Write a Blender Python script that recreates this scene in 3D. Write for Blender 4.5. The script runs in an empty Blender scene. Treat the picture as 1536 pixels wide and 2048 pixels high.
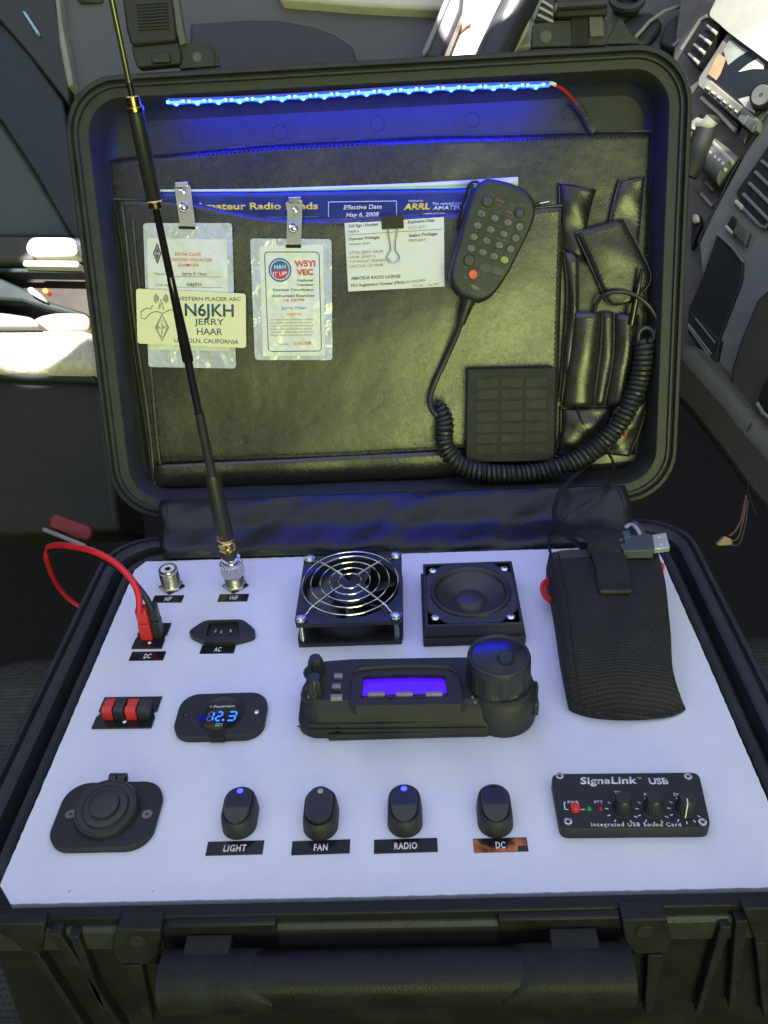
import bpy, bmesh, math, random
from mathutils import Matrix, Vector, Euler
random.seed(7)
C = bpy.context.scene.collection
SC = bpy.context.scene
S = 0.01                                   # everything below is written in centimetres

# ------------------------------------------------------------------ camera
CAM_LOC = Vector((2.4918, -29.4924, 45.5190)); CAM_ROT = Euler((0.99538, 0.05449, 0.01372), 'XYZ')
F = 1716.0
cam = bpy.data.cameras.new('camera'); camo = bpy.data.objects.new('camera', cam); C.objects.link(camo)
camo.location = CAM_LOC * S; camo.rotation_euler = CAM_ROT
cam.sensor_fit = 'VERTICAL'; cam.sensor_height = 24.0; cam.lens = 24.0 * F / 2048.0
cam.clip_start = 0.01; cam.clip_end = 50
cam.dof.use_dof = False
SC.camera = camo
RM = CAM_ROT.to_matrix()

# ------------------------------------------------------------------ world (light coming in through the car's windows)
world = bpy.data.worlds.new('World'); SC.world = world; world.use_nodes = True
nt = world.node_tree; nt.nodes.clear()
def N(t, **k):
    n = nt.nodes.new(t)
    for a, b in k.items(): setattr(n, a, b)
    return n
out = N('ShaderNodeOutputWorld'); bg = N('ShaderNodeBackground'); tc = N('ShaderNodeTexCoord')
sep = N('ShaderNodeSeparateXYZ'); nt.links.new(tc.outputs['Generated'], sep.inputs[0])
noi = N('ShaderNodeTexNoise'); noi.inputs['Scale'].default_value = 5.5; noi.inputs['Detail'].default_value = 5
nt.links.new(tc.outputs['Generated'], noi.inputs['Vector'])
# elevation ramp: dark floor, foliage band seen through the rear glass, cool sky glow above
el = N('ShaderNodeMath', operation='MULTIPLY_ADD'); el.inputs[1].default_value = .22; nt.links.new(noi.outputs['Fac'], el.inputs[0])
nt.links.new(sep.outputs['Z'], el.inputs[2])
ramp = N('ShaderNodeValToRGB'); cr = ramp.color_ramp; nt.links.new(el.outputs[0], ramp.inputs[0])
for i, (p, c) in enumerate([(0.0, (.012, .013, .012)), (.10, (.05, .055, .03)), (.22, (.16, .17, .09)), (.40, (.30, .31, .22)), (.55, (.42, .41, .50)), (.75, (.68, .76, 1.05)), (1.0, (.90, 1.02, 1.45))]):
    e = cr.elements[i] if i < 2 else cr.elements.new(p)
    e.position = p; e.color = c + (1,)
rb = N('ShaderNodeValToRGB'); rb.color_ramp.elements[0].position = .42; rb.color_ramp.elements[1].position = .60
rb.color_ramp.elements[0].color = (.45, .45, .5, 1); rb.color_ramp.elements[1].color = (1.25, 1.25, 1.1, 1)
noi2 = N('ShaderNodeTexNoise'); noi2.inputs['Scale'].default_value = 9; noi2.inputs['Detail'].default_value = 2; nt.links.new(tc.outputs['Generated'], noi2.inputs['Vector'])
nt.links.new(noi2.outputs['Fac'], rb.inputs[0])
mx = N('ShaderNodeMix', data_type='RGBA', blend_type='MULTIPLY'); mx.inputs[0].default_value = 1
nt.links.new(ramp.outputs[0], mx.inputs[6]); nt.links.new(rb.outputs[0], mx.inputs[7])
# less light from in front (dashboard side) than from behind the viewer
mr = N('ShaderNodeMapRange'); mr.inputs[1].default_value = -.2; mr.inputs[2].default_value = .7; mr.inputs[3].default_value = 1; mr.inputs[4].default_value = .45
nt.links.new(sep.outputs['Y'], mr.inputs[0])
mx2 = N('ShaderNodeMix', data_type='RGBA', blend_type='MULTIPLY'); mx2.inputs[0].default_value = 1
nt.links.new(mx.outputs[2], mx2.inputs[6]); nt.links.new(mr.outputs[0], mx2.inputs[7])
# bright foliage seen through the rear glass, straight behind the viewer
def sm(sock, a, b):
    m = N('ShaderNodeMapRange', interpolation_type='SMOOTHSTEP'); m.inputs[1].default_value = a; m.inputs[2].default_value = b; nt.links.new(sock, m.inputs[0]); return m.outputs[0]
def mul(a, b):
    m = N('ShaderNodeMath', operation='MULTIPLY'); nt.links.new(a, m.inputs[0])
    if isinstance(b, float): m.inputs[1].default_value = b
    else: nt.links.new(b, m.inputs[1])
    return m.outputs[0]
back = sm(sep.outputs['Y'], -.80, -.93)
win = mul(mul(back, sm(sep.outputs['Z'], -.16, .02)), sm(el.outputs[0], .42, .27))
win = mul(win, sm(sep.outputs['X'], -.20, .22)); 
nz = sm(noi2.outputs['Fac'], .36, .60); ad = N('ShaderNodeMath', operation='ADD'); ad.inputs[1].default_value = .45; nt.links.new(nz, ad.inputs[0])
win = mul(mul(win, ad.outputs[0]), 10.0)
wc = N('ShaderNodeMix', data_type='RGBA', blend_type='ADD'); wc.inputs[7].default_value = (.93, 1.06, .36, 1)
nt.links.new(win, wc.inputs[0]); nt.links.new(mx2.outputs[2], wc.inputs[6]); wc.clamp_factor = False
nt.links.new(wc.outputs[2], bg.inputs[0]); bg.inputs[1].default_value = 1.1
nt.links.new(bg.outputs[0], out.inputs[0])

SC.view_settings.view_transform = 'Standard'; SC.view_settings.look = 'None'
SC.view_settings.exposure = 0.22; SC.view_settings.gamma = 1

# ------------------------------------------------------------------ sun falling through the side window on two spots of the cabin
def spot(name, loc, target, power, size_deg, col=(1, .95, .85), radius=.4, blend=.1):
    l = bpy.data.lights.new(name, 'SPOT'); l.energy = power; l.spot_size = math.radians(size_deg); l.spot_blend = blend
    l.color = col; l.shadow_soft_size = radius * S
    o = bpy.data.objects.new(name, l); C.objects.link(o); o.location = Vector(loc) * S
    o.rotation_euler = (Vector(target) - Vector(loc)).to_track_quat('-Z', 'Y').to_euler()
    return o

# ------------------------------------------------------------------ geometry of the view: photo measurements -> real planes
LID_M = Matrix.Translation(Vector((-0.3173, 40.8838, -0.0347))) @ Euler((1.2511, 0.0017, -0.0091), 'XYZ').to_matrix().to_4x4()
LID_I = LID_M.inverted()
def ray(px, py): return RM @ Vector(((px - 768) / F, -(py - 1024) / F, -1))
def PP(px, py, z=0.0):                    # point on the horizontal plane z
    d = ray(px, py); t = (z - CAM_LOC.z) / d.z; return CAM_LOC + d * t
def YP(px, py, y):                        # point on the vertical plane y
    d = ray(px, py); t = (y - CAM_LOC.y) / d.y; return CAM_LOC + d * t
def LP(px, py, w=0.0):                    # point on the lid, w in front of its rim plane (lid coordinates)
    d = LID_I.to_3x3() @ ray(px, py); o = LID_I @ CAM_LOC; t = (w - o.z) / d.z; return o + d * t
def DP(px, py, dist):                     # point at a given depth
    return CAM_LOC + ray(px, py) * dist

FWD = RM @ Vector((0, 0, -1))
class Pl:                                    # a real plane through three measured points (photo x, y, distance)
    def __init__(s, a, b, c):
        A_, B_, C_ = (DP(*p) for p in (a, b, c)); s.o = A_; s.n = (B_ - A_).cross(C_ - A_).normalized()
        if s.n.dot(FWD) < 0: s.n = -s.n
    def at(s, px, py, off=0):                # off > 0: towards the viewer
        o = s.o - s.n * off; d = ray(px, py); return CAM_LOC + d * ((o - CAM_LOC).dot(s.n) / d.dot(s.n))
DL = Pl((0, 300, 112), (150, 300, 108), (60, 900, 98))
DW = Pl((900, 50, 106), (1100, 50, 104), (1000, 140, 104))
CR = Pl((1400, 100, 100), (1536, 200, 92), (1400, 500, 96))
# ---- sunlight coming through the side and wind-screen glass, reaching only these spots of the cabin
a_ = DL.at(95, 610, 1); spot('sun_patch_door', a_ + Vector((-12, -34, 58)), a_, 150, 15.5, radius=.5, blend=.15)
a_ = CR.at(1500, 60, 1); spot('sun_patch_console', a_ - FWD * 42 + Vector((2, -8, 38)), a_, 55, 13, radius=.5, blend=.6)
a_ = CR.at(1428, 215, 1); spot('sun_patch_buttons', a_ - FWD * 40 + Vector((14, -4, 36)), a_, 30, 11, radius=.3, blend=.4)
a_ = DW.at(965, 30, 0); spot('sun_patch_wheel', a_ + Vector((4, -20, 60)), a_, 170, 10, radius=.5, blend=.1)

# ------------------------------------------------------------------ materials
MATS = {}
def mat(name, col, rough=.5, metal=0.0, bump=0.0, bscale=300, var=0.12, vscale=60, spec=.5, emit=None, estr=0, coat=0, alpha=1, trans=0, weave=0, wscale=300, rvar=.1, sss=0):
    if name in MATS: return MATS[name]
    m = bpy.data.materials.new(name); m.use_nodes = True; t = m.node_tree; p = t.nodes['Principled BSDF']
    L = t.links.new
    tcn = t.nodes.new('ShaderNodeTexCoord')
    n1 = t.nodes.new('ShaderNodeTexNoise'); n1.inputs['Scale'].default_value = vscale; n1.inputs['Detail'].default_value = 6; L(tcn.outputs['Object'], n1.inputs['Vector'])
    r = t.nodes.new('ShaderNodeValToRGB'); r.color_ramp.elements[0].position = .3; r.color_ramp.elements[1].position = .7
    r.color_ramp.elements[0].color = tuple(max(0, c * (1 - var)) for c in col) + (1,); r.color_ramp.elements[1].color = tuple(min(1, c * (1 + var)) for c in col) + (1,)
    L(n1.outputs['Fac'], r.inputs[0]); L(r.outputs[0], p.inputs['Base Color'])
    mr = t.nodes.new('ShaderNodeMapRange'); mr.inputs[1].default_value = .3; mr.inputs[2].default_value = .7
    mr.inputs[3].default_value = max(.02, rough * (1 - rvar)); mr.inputs[4].default_value = min(1, rough * (1 + rvar)); L(n1.outputs['Fac'], mr.inputs[0]); L(mr.outputs[0], p.inputs['Roughness'])
    p.inputs['Metallic'].default_value = metal; p.inputs['Specular IOR Level'].default_value = spec
    if coat: p.inputs['Coat Weight'].default_value = coat; p.inputs['Coat Roughness'].default_value = .08
    if emit: p.inputs['Emission Color'].default_value = emit + (1,); p.inputs['Emission Strength'].default_value = estr
    if alpha < 1: p.inputs['Alpha'].default_value = alpha
    if trans: p.inputs['Transmission Weight'].default_value = trans
    if sss:
        p.inputs['Subsurface Weight'].default_value = sss; p.inputs['Subsurface Radius'].default_value = (.004, .004, .005); p.inputs['Subsurface Scale'].default_value = 1
    last = None
    if bump:
        n2 = t.nodes.new('ShaderNodeTexNoise'); n2.inputs['Scale'].default_value = bscale; n2.inputs['Detail'].default_value = 4; L(tcn.outputs['Object'], n2.inputs['Vector'])
        b = t.nodes.new('ShaderNodeBump'); b.inputs['Strength'].default_value = bump; b.inputs['Distance'].default_value = .0006; L(n2.outputs['Fac'], b.inputs['Height']); last = b
    if weave:
        mp = t.nodes.new('ShaderNodeMapping'); L(tcn.outputs['Object'], mp.inputs[0])
        w1 = t.nodes.new('ShaderNodeTexWave'); w1.bands_direction = 'X'; w1.inputs['Scale'].default_value = wscale; w1.inputs['Distortion'].default_value = .6
        w2 = t.nodes.new('ShaderNodeTexWave'); w2.bands_direction = 'Y'; w2.inputs['Scale'].default_value = wscale * .8; w2.inputs['Distortion'].default_value = .6
        L(mp.outputs[0], w1.inputs['Vector']); L(mp.outputs[0], w2.inputs['Vector'])
        mm = t.nodes.new('ShaderNodeMath'); mm.operation = 'MULTIPLY'; L(w1.outputs['Fac'], mm.inputs[0]); L(w2.outputs['Fac'], mm.inputs[1])
        b = t.nodes.new('ShaderNodeBump'); b.inputs['Strength'].default_value = weave; b.inputs['Distance'].default_value = .0012; L(mm.outputs[0], b.inputs['Height'])
        if last: L(last.outputs[0], b.inputs['Normal'])
        last = b
        rr_ = t.nodes.new('ShaderNodeMix'); rr_.data_type = 'RGBA'; rr_.blend_type = 'MULTIPLY'; rr_.inputs[0].default_value = .75
        L(r.outputs[0], rr_.inputs[6]); L(mm.outputs[0], rr_.inputs[7]); 
    if last: L(last.outputs[0], p.inputs['Normal'])
    MATS[name] = m; return m

def leather_mat(name, col, wr=.5, sp=.55):
    m = mat(name, col, .27, bump=.3, bscale=1100, var=.12, vscale=200, spec=sp, rvar=.18)
    t = m.node_tree; p = t.nodes['Principled BSDF']; L = t.links.new
    tcn = t.nodes['Texture Coordinate']
    n = t.nodes.new('ShaderNodeTexNoise'); n.inputs['Scale'].default_value = 14; n.inputs['Detail'].default_value = 3; L(tcn.outputs['Object'], n.inputs['Vector'])
    b = t.nodes.new('ShaderNodeBump'); b.inputs['Strength'].default_value = wr; b.inputs['Distance'].default_value = .012; L(n.outputs['Fac'], b.inputs['Height'])
    prev = p.inputs['Normal'].links[0].from_socket; L(prev, b.inputs['Normal']); L(b.outputs[0], p.inputs['Normal'])
    v = t.nodes.new('ShaderNodeTexVoronoi'); v.inputs['Scale'].default_value = 700; L(tcn.outputs['Object'], v.inputs['Vector'])
    b2 = t.nodes.new('ShaderNodeBump'); b2.inputs['Strength'].default_value = .25; b2.inputs['Distance'].default_value = .0003; L(v.outputs['Distance'], b2.inputs['Height']); L(b.outputs[0], b2.inputs['Normal']); L(b2.outputs[0], p.inputs['Normal'])
    return m

M_case = mat('case_plastic', (.010, .0115, .012), .5, spec=.28, bump=.5, bscale=700, var=.25, vscale=30, rvar=.2)
M_casepale = mat('case_plastic_pale', (.032, .035, .037), .5, spec=.32, bump=.6, bscale=500, var=.18, vscale=60)  # paler copy of the case plastic
M_front = mat('case_plastic_front', (.013, .0145, .0155), .58, spec=.25, bump=.6, bscale=500, var=.4, vscale=45)
M_gasket = mat('rubber_gasket', (.02, .02, .022), .45)
M_panel = mat('milky_plastic', (.80, .815, .88), .33, bump=.12, bscale=500, var=.02, vscale=8, sss=.3, rvar=.25)
M_blk = mat('black_plastic', (.022, .023, .026), .38, bump=.25, bscale=1500, var=.2)
M_blkm = mat('black_matte', (.019, .020, .022), .6, bump=.3, bscale=1500, var=.2)
M_blkg = mat('black_gloss', (.012, .012, .013), .15, var=.2)
M_leather = leather_mat('black_leather', (.018, .018, .021), .22, .6)
M_leather2 = leather_mat('black_leather_pocket', (.021, .022, .019), .16, .8)
M_stitch = mat('thread', (.02, .02, .022), .7)
M_edge = mat('leather_edge', (.085, .085, .075), .5, bump=.4, var=.3)
M_chrome = mat('chrome', (.72, .73, .75), .13, 1, var=.05)
M_nickel = mat('nickel', (.62, .60, .55), .22, 1, bump=.3, bscale=900)
M_zinc = mat('zinc_screw', (.66, .72, .78), .25, 1)
M_gold = mat('gold_ring', (.85, .62, .25), .18, 1)
M_red = mat('red_plastic', (.65, .035, .03), .38)
M_redw = mat('red_wire', (.62, .02, .035), .35)
M_blkw = mat('black_wire', (.015, .016, .018), .32, var=.1)
M_rubber = mat('rubber_cord', (.022, .025, .027), .42, bump=.2, bscale=900)
M_white = mat('white_ink', (.78, .78, .80), .5, var=.04)
M_ink = mat('grey_ink', (.09, .09, .10), .6)
M_inkg = mat('green_ink', (.03, .09, .12), .5)
M_redink = mat('red_ink', (.75, .10, .09), .6)
M_yelink = mat('yellow_ink', (.80, .60, .08), .5)
M_paper = mat('paper_white', (.74, .74, .70), .6, var=.03, vscale=30)
M_cream = mat('cream_plate', (.80, .77, .52), .35, var=.03, vscale=20)
M_label = mat('label_tape', (.012, .011, .012), .16, var=.3, rvar=.3, bump=.1, bscale=80)
M_pouch = mat('nylon_weave', (.019, .018, .020), .8, weave=1, wscale=170, var=.3, vscale=40)
M_binding = mat('nylon_binding', (.06, .055, .045), .6, weave=.7, wscale=260)
M_dash = mat('dash_grey', (.10, .10, .11), .6, bump=.6, bscale=600, var=.1)
M_dashd = mat('dash_dark', (.035, .036, .036), .55, bump=.6, bscale=600, var=.15)
M_void = mat('cabin_dark', (.012, .012, .012), .8)

# specks and faint smudges on the milky sheet
t_ = M_panel.node_tree; p_ = t_.nodes['Principled BSDF']; tx_ = t_.nodes['Texture Coordinate']
n_ = t_.nodes.new('ShaderNodeTexNoise'); n_.inputs['Scale'].default_value = 260; n_.inputs['Detail'].default_value = 1; t_.links.new(tx_.outputs['Object'], n_.inputs['Vector'])
r_ = t_.nodes.new('ShaderNodeValToRGB'); r_.color_ramp.elements[0].position = .79; r_.color_ramp.elements[0].color = (1, 1, 1, 1); r_.color_ramp.elements[1].position = .82; r_.color_ramp.elements[1].color = (.35, .33, .32, 1); t_.links.new(n_.outputs['Fac'], r_.inputs[0])
n2_ = t_.nodes.new('ShaderNodeTexNoise'); n2_.inputs['Scale'].default_value = 22; n2_.inputs['Detail'].default_value = 7; n2_.inputs['Roughness'].default_value = .7; t_.links.new(tx_.outputs['Object'], n2_.inputs['Vector'])
r2_ = t_.nodes.new('ShaderNodeValToRGB'); r2_.color_ramp.elements[0].position = .35; r2_.color_ramp.elements[0].color = (.94, .94, .95, 1); r2_.color_ramp.elements[1].position = .65; r2_.color_ramp.elements[1].color = (1, 1, 1, 1); t_.links.new(n2_.outputs['Fac'], r2_.inputs[0])
m1_ = t_.nodes.new('ShaderNodeMix'); m1_.data_type = 'RGBA'; m1_.blend_type = 'MULTIPLY'; m1_.inputs[0].default_value = 1
m2_ = t_.nodes.new('ShaderNodeMix'); m2_.data_type = 'RGBA'; m2_.blend_type = 'MULTIPLY'; m2_.inputs[0].default_value = 1
t_.links.new(p_.inputs['Base Color'].links[0].from_socket, m1_.inputs[6]); t_.links.new(r_.outputs[0], m1_.inputs[7]); t_.links.new(m1_.outputs[2], m2_.inputs[6]); t_.links.new(r2_.outputs[0], m2_.inputs[7]); t_.links.new(m2_.outputs[2], p_.inputs['Base Color'])
# wavy plastic film over the badges
M_card = mat('card_under_film', (.74, .75, .74), .5, bump=0, coat=1, var=.03)
def wavy(m, scale, dist, st=1.0):
    t = m.node_tree; p = t.nodes['Principled BSDF']; n = t.nodes.new('ShaderNodeTexNoise'); n.inputs['Scale'].default_value = scale; n.inputs['Detail'].default_value = 3; t.links.new(t.nodes['Texture Coordinate'].outputs['Object'], n.inputs['Vector'])
    b = t.nodes.new('ShaderNodeBump'); b.inputs['Distance'].default_value = dist; b.inputs['Strength'].default_value = st; t.links.new(n.outputs['Fac'], b.inputs['Height'])
    if p.inputs['Normal'].links: t.links.new(p.inputs['Normal'].links[0].from_socket, b.inputs['Normal'])
    t.links.new(b.outputs[0], p.inputs['Normal']); t.links.new(b.outputs[0], p.inputs['Coat Normal'])
wavy(M_card, 35, .004)

# ------------------------------------------------------------------ object helpers
BASE = {}
def root_of(o):
    while o.parent: o = o.parent
    return o
def props(o, label, cat, group=None, kind=None):
    if label: o['label'] = label
    if cat: o['category'] = cat
    if group: o['group'] = group
    if kind: o['kind'] = kind
def place(o, base, frame):
    b = Matrix.Translation(Vector(base)) if frame == 'W' else frame @ Matrix.Translation(Vector(base))
    loc = b.to_translation() * S; o.matrix_world = Matrix.Translation(loc) @ b.to_3x3().to_4x4()
    BASE[o.name] = Vector(base)
def T(name, label, cat, base=(0, 0, 0), frame='W', group=None, kind=None):
    o = bpy.data.objects.new(name, None); C.objects.link(o); o.empty_display_size = .01
    place(o, base, frame); props(o, label, cat, group, kind); return o
def finish(bm, name, m, bevel, smooth, seg=2, solid=0, base=Vector((0, 0, 0)), rough_norm=True):
    for v in bm.verts: v.co = (v.co - base) * S
    if rough_norm: bmesh.ops.recalc_face_normals(bm, faces=bm.faces)
    me = bpy.data.meshes.new(name); bm.to_mesh(me); bm.free()
    for q in (m if isinstance(m, (list, tuple)) else [m]): me.materials.append(q)
    o = bpy.data.objects.new(name, me); C.objects.link(o)
    if smooth:
        for p in me.polygons: p.use_smooth = True
        me.set_sharp_from_angle(angle=math.radians(smooth if smooth > 1 else 35))
    if solid:
        md = o.modifiers.new('thick', 'SOLIDIFY'); md.thickness = solid * S; md.offset = -1
    if bevel:
        md = o.modifiers.new('bevel', 'BEVEL'); md.width = bevel * S; md.segments = seg; md.limit_method = 'ANGLE'; md.angle_limit = math.radians(40); md.harden_normals = False
    return o
def part(name, bm, m, parent, bevel=0, smooth=1, seg=2, solid=0, label=None):
    o = finish(bm, name, m, bevel, smooth, seg, solid, BASE[root_of(parent).name])
    o.parent = parent
    if label: o['label'] = label
    return o
def solo(name, label, cat, bm, m, base=(0, 0, 0), frame='W', group=None, kind=None, bevel=0, smooth=1, seg=2, solid=0):
    o = finish(bm, name, m, bevel, smooth, seg, solid, Vector(base))
    place(o, base, frame); props(o, label, cat, group, kind); return o

# ------------------------------------------------------------------ shape helpers (cm)
def B(): return bmesh.new()
I4 = Matrix.Identity(4)
def box(bm, c, s, M=I4):
    x, y, z = (a / 2 for a in s); c = Vector(c)
    v = [bm.verts.new(M @ (c + Vector((i * x, j * y, k * z)))) for k in (-1, 1) for j in (-1, 1) for i in (-1, 1)]
    for f in ((0, 2, 3, 1), (4, 5, 7, 6), (0, 1, 5, 4), (2, 6, 7, 3), (0, 4, 6, 2), (1, 3, 7, 5)): bm.faces.new([v[i] for i in f])
    return bm
def loft(bm, loops, cap0=True, cap1=True, closed=True):
    vs = [[bm.verts.new(Vector(p)) for p in l] for l in loops]; n = len(vs[0])
    for a, b in zip(vs, vs[1:]):
        for i in range(n if closed else n - 1):
            j = (i + 1) % n
            bm.faces.new((a[i], a[j], b[j], b[i]))
    if cap0: bm.faces.new(vs[0][::-1])
    if cap1: bm.faces.new(vs[-1])
    return bm
def prism(bm, pts, z0, z1, M=I4):
    return loft(bm, [[M @ Vector((p[0], p[1], z)) for p in pts] for z in (z0, z1)])
def slab(bm, pts, n, th):                   # extrude any planar loop of 3D points along n
    n = Vector(n); return loft(bm, [[Vector(p) for p in pts], [Vector(p) + n * th for p in pts]])
def rr(x0, x1, y0, y1, r, n=6):
    o = []
    for cx, cy, a0 in ((x1 - r, y1 - r, 0), (x0 + r, y1 - r, 90), (x0 + r, y0 + r, 180), (x1 - r, y0 + r, 270)):
        for k in range(n + 1):
            a = math.radians(a0 + 90 * k / n); o.append((cx + r * math.cos(a), cy + r * math.sin(a)))
    return o
def circ(cx, cy, r, n=32, ry=None, a0=0):
    ry = r if ry is None else ry
    return [(cx + r * math.cos(2 * math.pi * k / n + a0), cy + ry * math.sin(2 * math.pi * k / n + a0)) for k in range(n)]
def lathe(bm, prof, c=(0, 0, 0), n=32, M=I4, cap0=True, cap1=True):
    c = Vector(c)
    return loft(bm, [[M @ (c + Vector((r * math.cos(2 * math.pi * k / n), r * math.sin(2 * math.pi * k / n), z))) for k in range(n)] for r, z in prof], cap0, cap1)
def cat(pts, n=8):
    P = [Vector(p) for p in pts]; P = [P[0] * 2 - P[1]] + P + [P[-1] * 2 - P[-2]]; o = []
    for i in range(1, len(P) - 2):
        a, b, c, d = P[i - 1:i + 3]
        for k in range(n):
            t = k / n; o.append(.5 * ((2 * b) + (c - a) * t + (2 * a - 5 * b + 4 * c - d) * t * t + (3 * b - a - 3 * c + d) * t ** 3))
    o.append(P[-2]); return o
def tube(bm, pts, r, n=8, closed=False, rf=None, flat=1.0):
    P = [Vector(p) for p in pts]; m = len(P); up = None; loops = []
    for i, p in enumerate(P):
        if closed: d = P[(i + 1) % m] - P[i - 1]
        else: d = P[min(i + 1, m - 1)] - P[max(i - 1, 0)]
        if d.length < 1e-9: d = Vector((0, 0, 1))
        d.normalize()
        if up is None:
            up = Vector((0, 0, 1)) if abs(d.z) < .9 else Vector((1, 0, 0))
        up = (up - d * up.dot(d)); up.normalize(); sd = d.cross(up)
        R_ = rf(i / (m - 1)) if rf else r
        loops.append([p + (sd * math.cos(2 * math.pi * k / n) + up * math.sin(2 * math.pi * k / n) * flat) * R_ for k in range(n)])
    if closed: loops.append(loops[0])
    loft(bm, loops, not closed, not closed)
    if closed: bmesh.ops.remove_doubles(bm, verts=bm.verts, dist=1e-5)
    return bm
def resample(pts, n):
    P = [Vector(p) for p in pts]; L = [0]
    for a, b in zip(P, P[1:]): L.append(L[-1] + (b - a).length)
    o = []; j = 0
    for i in range(n + 1):
        s = L[-1] * i / n
        while j < len(P) - 2 and L[j + 1] < s: j += 1
        t = (s - L[j]) / max(1e-9, L[j + 1] - L[j]); o.append(P[j].lerp(P[j + 1], min(1, t)))
    return o
def patch(bm, top, bot, nu, nv, wf=lambda s, t: 0, axis=Vector((0, 0, 1))):
    a = resample(top, nu); b = resample(bot, nu)
    g = [[bm.verts.new(a[i].lerp(b[i], j / nv) + axis * wf(i / nu, j / nv)) for i in range(nu + 1)] for j in range(nv + 1)]
    for j in range(nv):
        for i in range(nu): bm.faces.new((g[j][i], g[j + 1][i], g[j + 1][i + 1], g[j][i + 1]))
    return bm
def stitches(bm, pts, step=.42, ln=.26, r=.045):
    P = cat(pts, 6) if len(pts) > 2 else pts
    L = sum((Vector(b) - Vector(a)).length for a, b in zip(P, P[1:])); n = max(2, int(L / step)); R = resample(P, n)
    for a, b in zip(R, R[1:]):
        d = (b - a).normalized(); m = (a + b) / 2
        tube(bm, [m - d * ln / 2, m + Vector((0, 0, .03)), m + d * ln / 2], r, 4)
    return bm

# ------------------------------------------------------------------ lettering: built as thin mesh, fitted between two baseline points
def text(s, a, b, h, z, m, parent, frame2=None, bold=0.0, shear=0.0, name='lettering', th=.012, label=None, up=None, space=1.0):
    cu = bpy.data.curves.new('txt', 'FONT'); cu.body = s; cu.size = 1; cu.offset = bold; cu.shear = shear; cu.resolution_u = 3; cu.space_character = space
    o = bpy.data.objects.new('txt', cu); C.objects.link(o)
    dg = bpy.context.evaluated_depsgraph_get(); me = bpy.data.meshes.new_from_object(o.evaluated_get(dg))
    bpy.data.objects.remove(o)
    xs = [v.co.x for v in me.vertices]; x0, x1 = min(xs), max(xs)
    a = Vector((a[0], a[1])); b = Vector((b[0], b[1])); d = b - a; sx = d.length / (x1 - x0); d.normalize()
    n = Vector((-d.y, d.x)) if up is None else Vector(up).normalized()
    bm = B(); bm.from_mesh(me); bpy.data.meshes.remove(me)
    for v in bm.verts:
        q = a + d * (v.co.x - x0) * sx + n * v.co.y * h / .70
        v.co = Vector((q.x, q.y, z))
    r = bmesh.ops.extrude_face_region(bm, geom=bm.faces[:])
    for v in r['geom']:
        if isinstance(v, bmesh.types.BMVert): v.co.z += th
    o = part(name, bm, m, parent, smooth=0)
    if label: o['label'] = label
    return o
def ltext(s, p1, p2, hpx, w, m, parent, **k):       # on the lid, from photo measurements
    a = LP(*p1, w); b = LP(*p2, w); c = LP(p1[0], p1[1] - hpx, w); return text(s, a, b, (c - a).length, w, m, parent, **k)
def ptext(s, p1, p2, hpx, z, m, parent, **k):       # on the panel
    a = PP(*p1, z); b = PP(*p2, z); c = PP(p1[0], p1[1] - hpx, z); return text(s, a, b, abs(c.y - a.y), z, m, parent, **k)
def lpoly(pts, w): return [tuple(LP(x, y, w)) for x, y in pts]
def roundpoly(P, r, n=5):                            # round the corners of a 2D loop
    o = []; m = len(P)
    for i in range(m):
        a, b, c = (Vector(P[(i + k - 1) % m][:2]) for k in range(3))
        u = (a - b).normalized(); v = (c - b).normalized(); q = min(r, (a - b).length / 2.2, (c - b).length / 2.2)
        s, e = b + u * q, b + v * q
        for k in range(n + 1):
            t = k / n; o.append(tuple((s.lerp(b, t)).lerp(b.lerp(e, t), t)))
    return o
def inset2(P, d):                                    # inset a convex loop
    m = len(P); c = sum((Vector(p[:2]) for p in P), Vector((0, 0))) / m; o = []
    area = sum(P[i][0] * P[(i + 1) % m][1] - P[(i + 1) % m][0] * P[i][1] for i in range(m)); sg = 1 if area > 0 else -1
    for i in range(m):
        a, b, e = (Vector(P[(i + k - 1) % m][:2]) for k in range(3))
        t = (e - a); t = t.normalized() if t.length > 1e-9 else Vector((1, 0)); nn = Vector((-t.y, t.x)) * sg
        o.append(tuple(b + nn * d))
    return o
def screw(bm, c, r, h=.12, M=I4, n=16, ang=.4):
    c = Vector(c); lathe(bm, [(r, 0), (r, h * .4), (r * .75, h * .85), (r * .35, h)], c, n, M)
    return bm
def cross(bm, c, r, h, ang=.5, M=I4):
    for k in (0, 1):
        R_ = Matrix.Translation(Vector(c)) @ Matrix.Rotation(ang + k * math.pi / 2, 4, 'Z'); box(bm, (0, 0, h), (r * 1.3, r * .28, .03), M @ R_)
    return bm
# ================================================================== THE CASE
case = T('equipment_case', 'large black hard plastic equipment case standing open, its lid tilted back', 'case', (0, 18.5, -10))
def rl(hx, y0, y1, r, z, cx=0, n=8): return [(cx + x, y, z) for x, y in rr(-hx, hx, y0, y1, r, n)]
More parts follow.
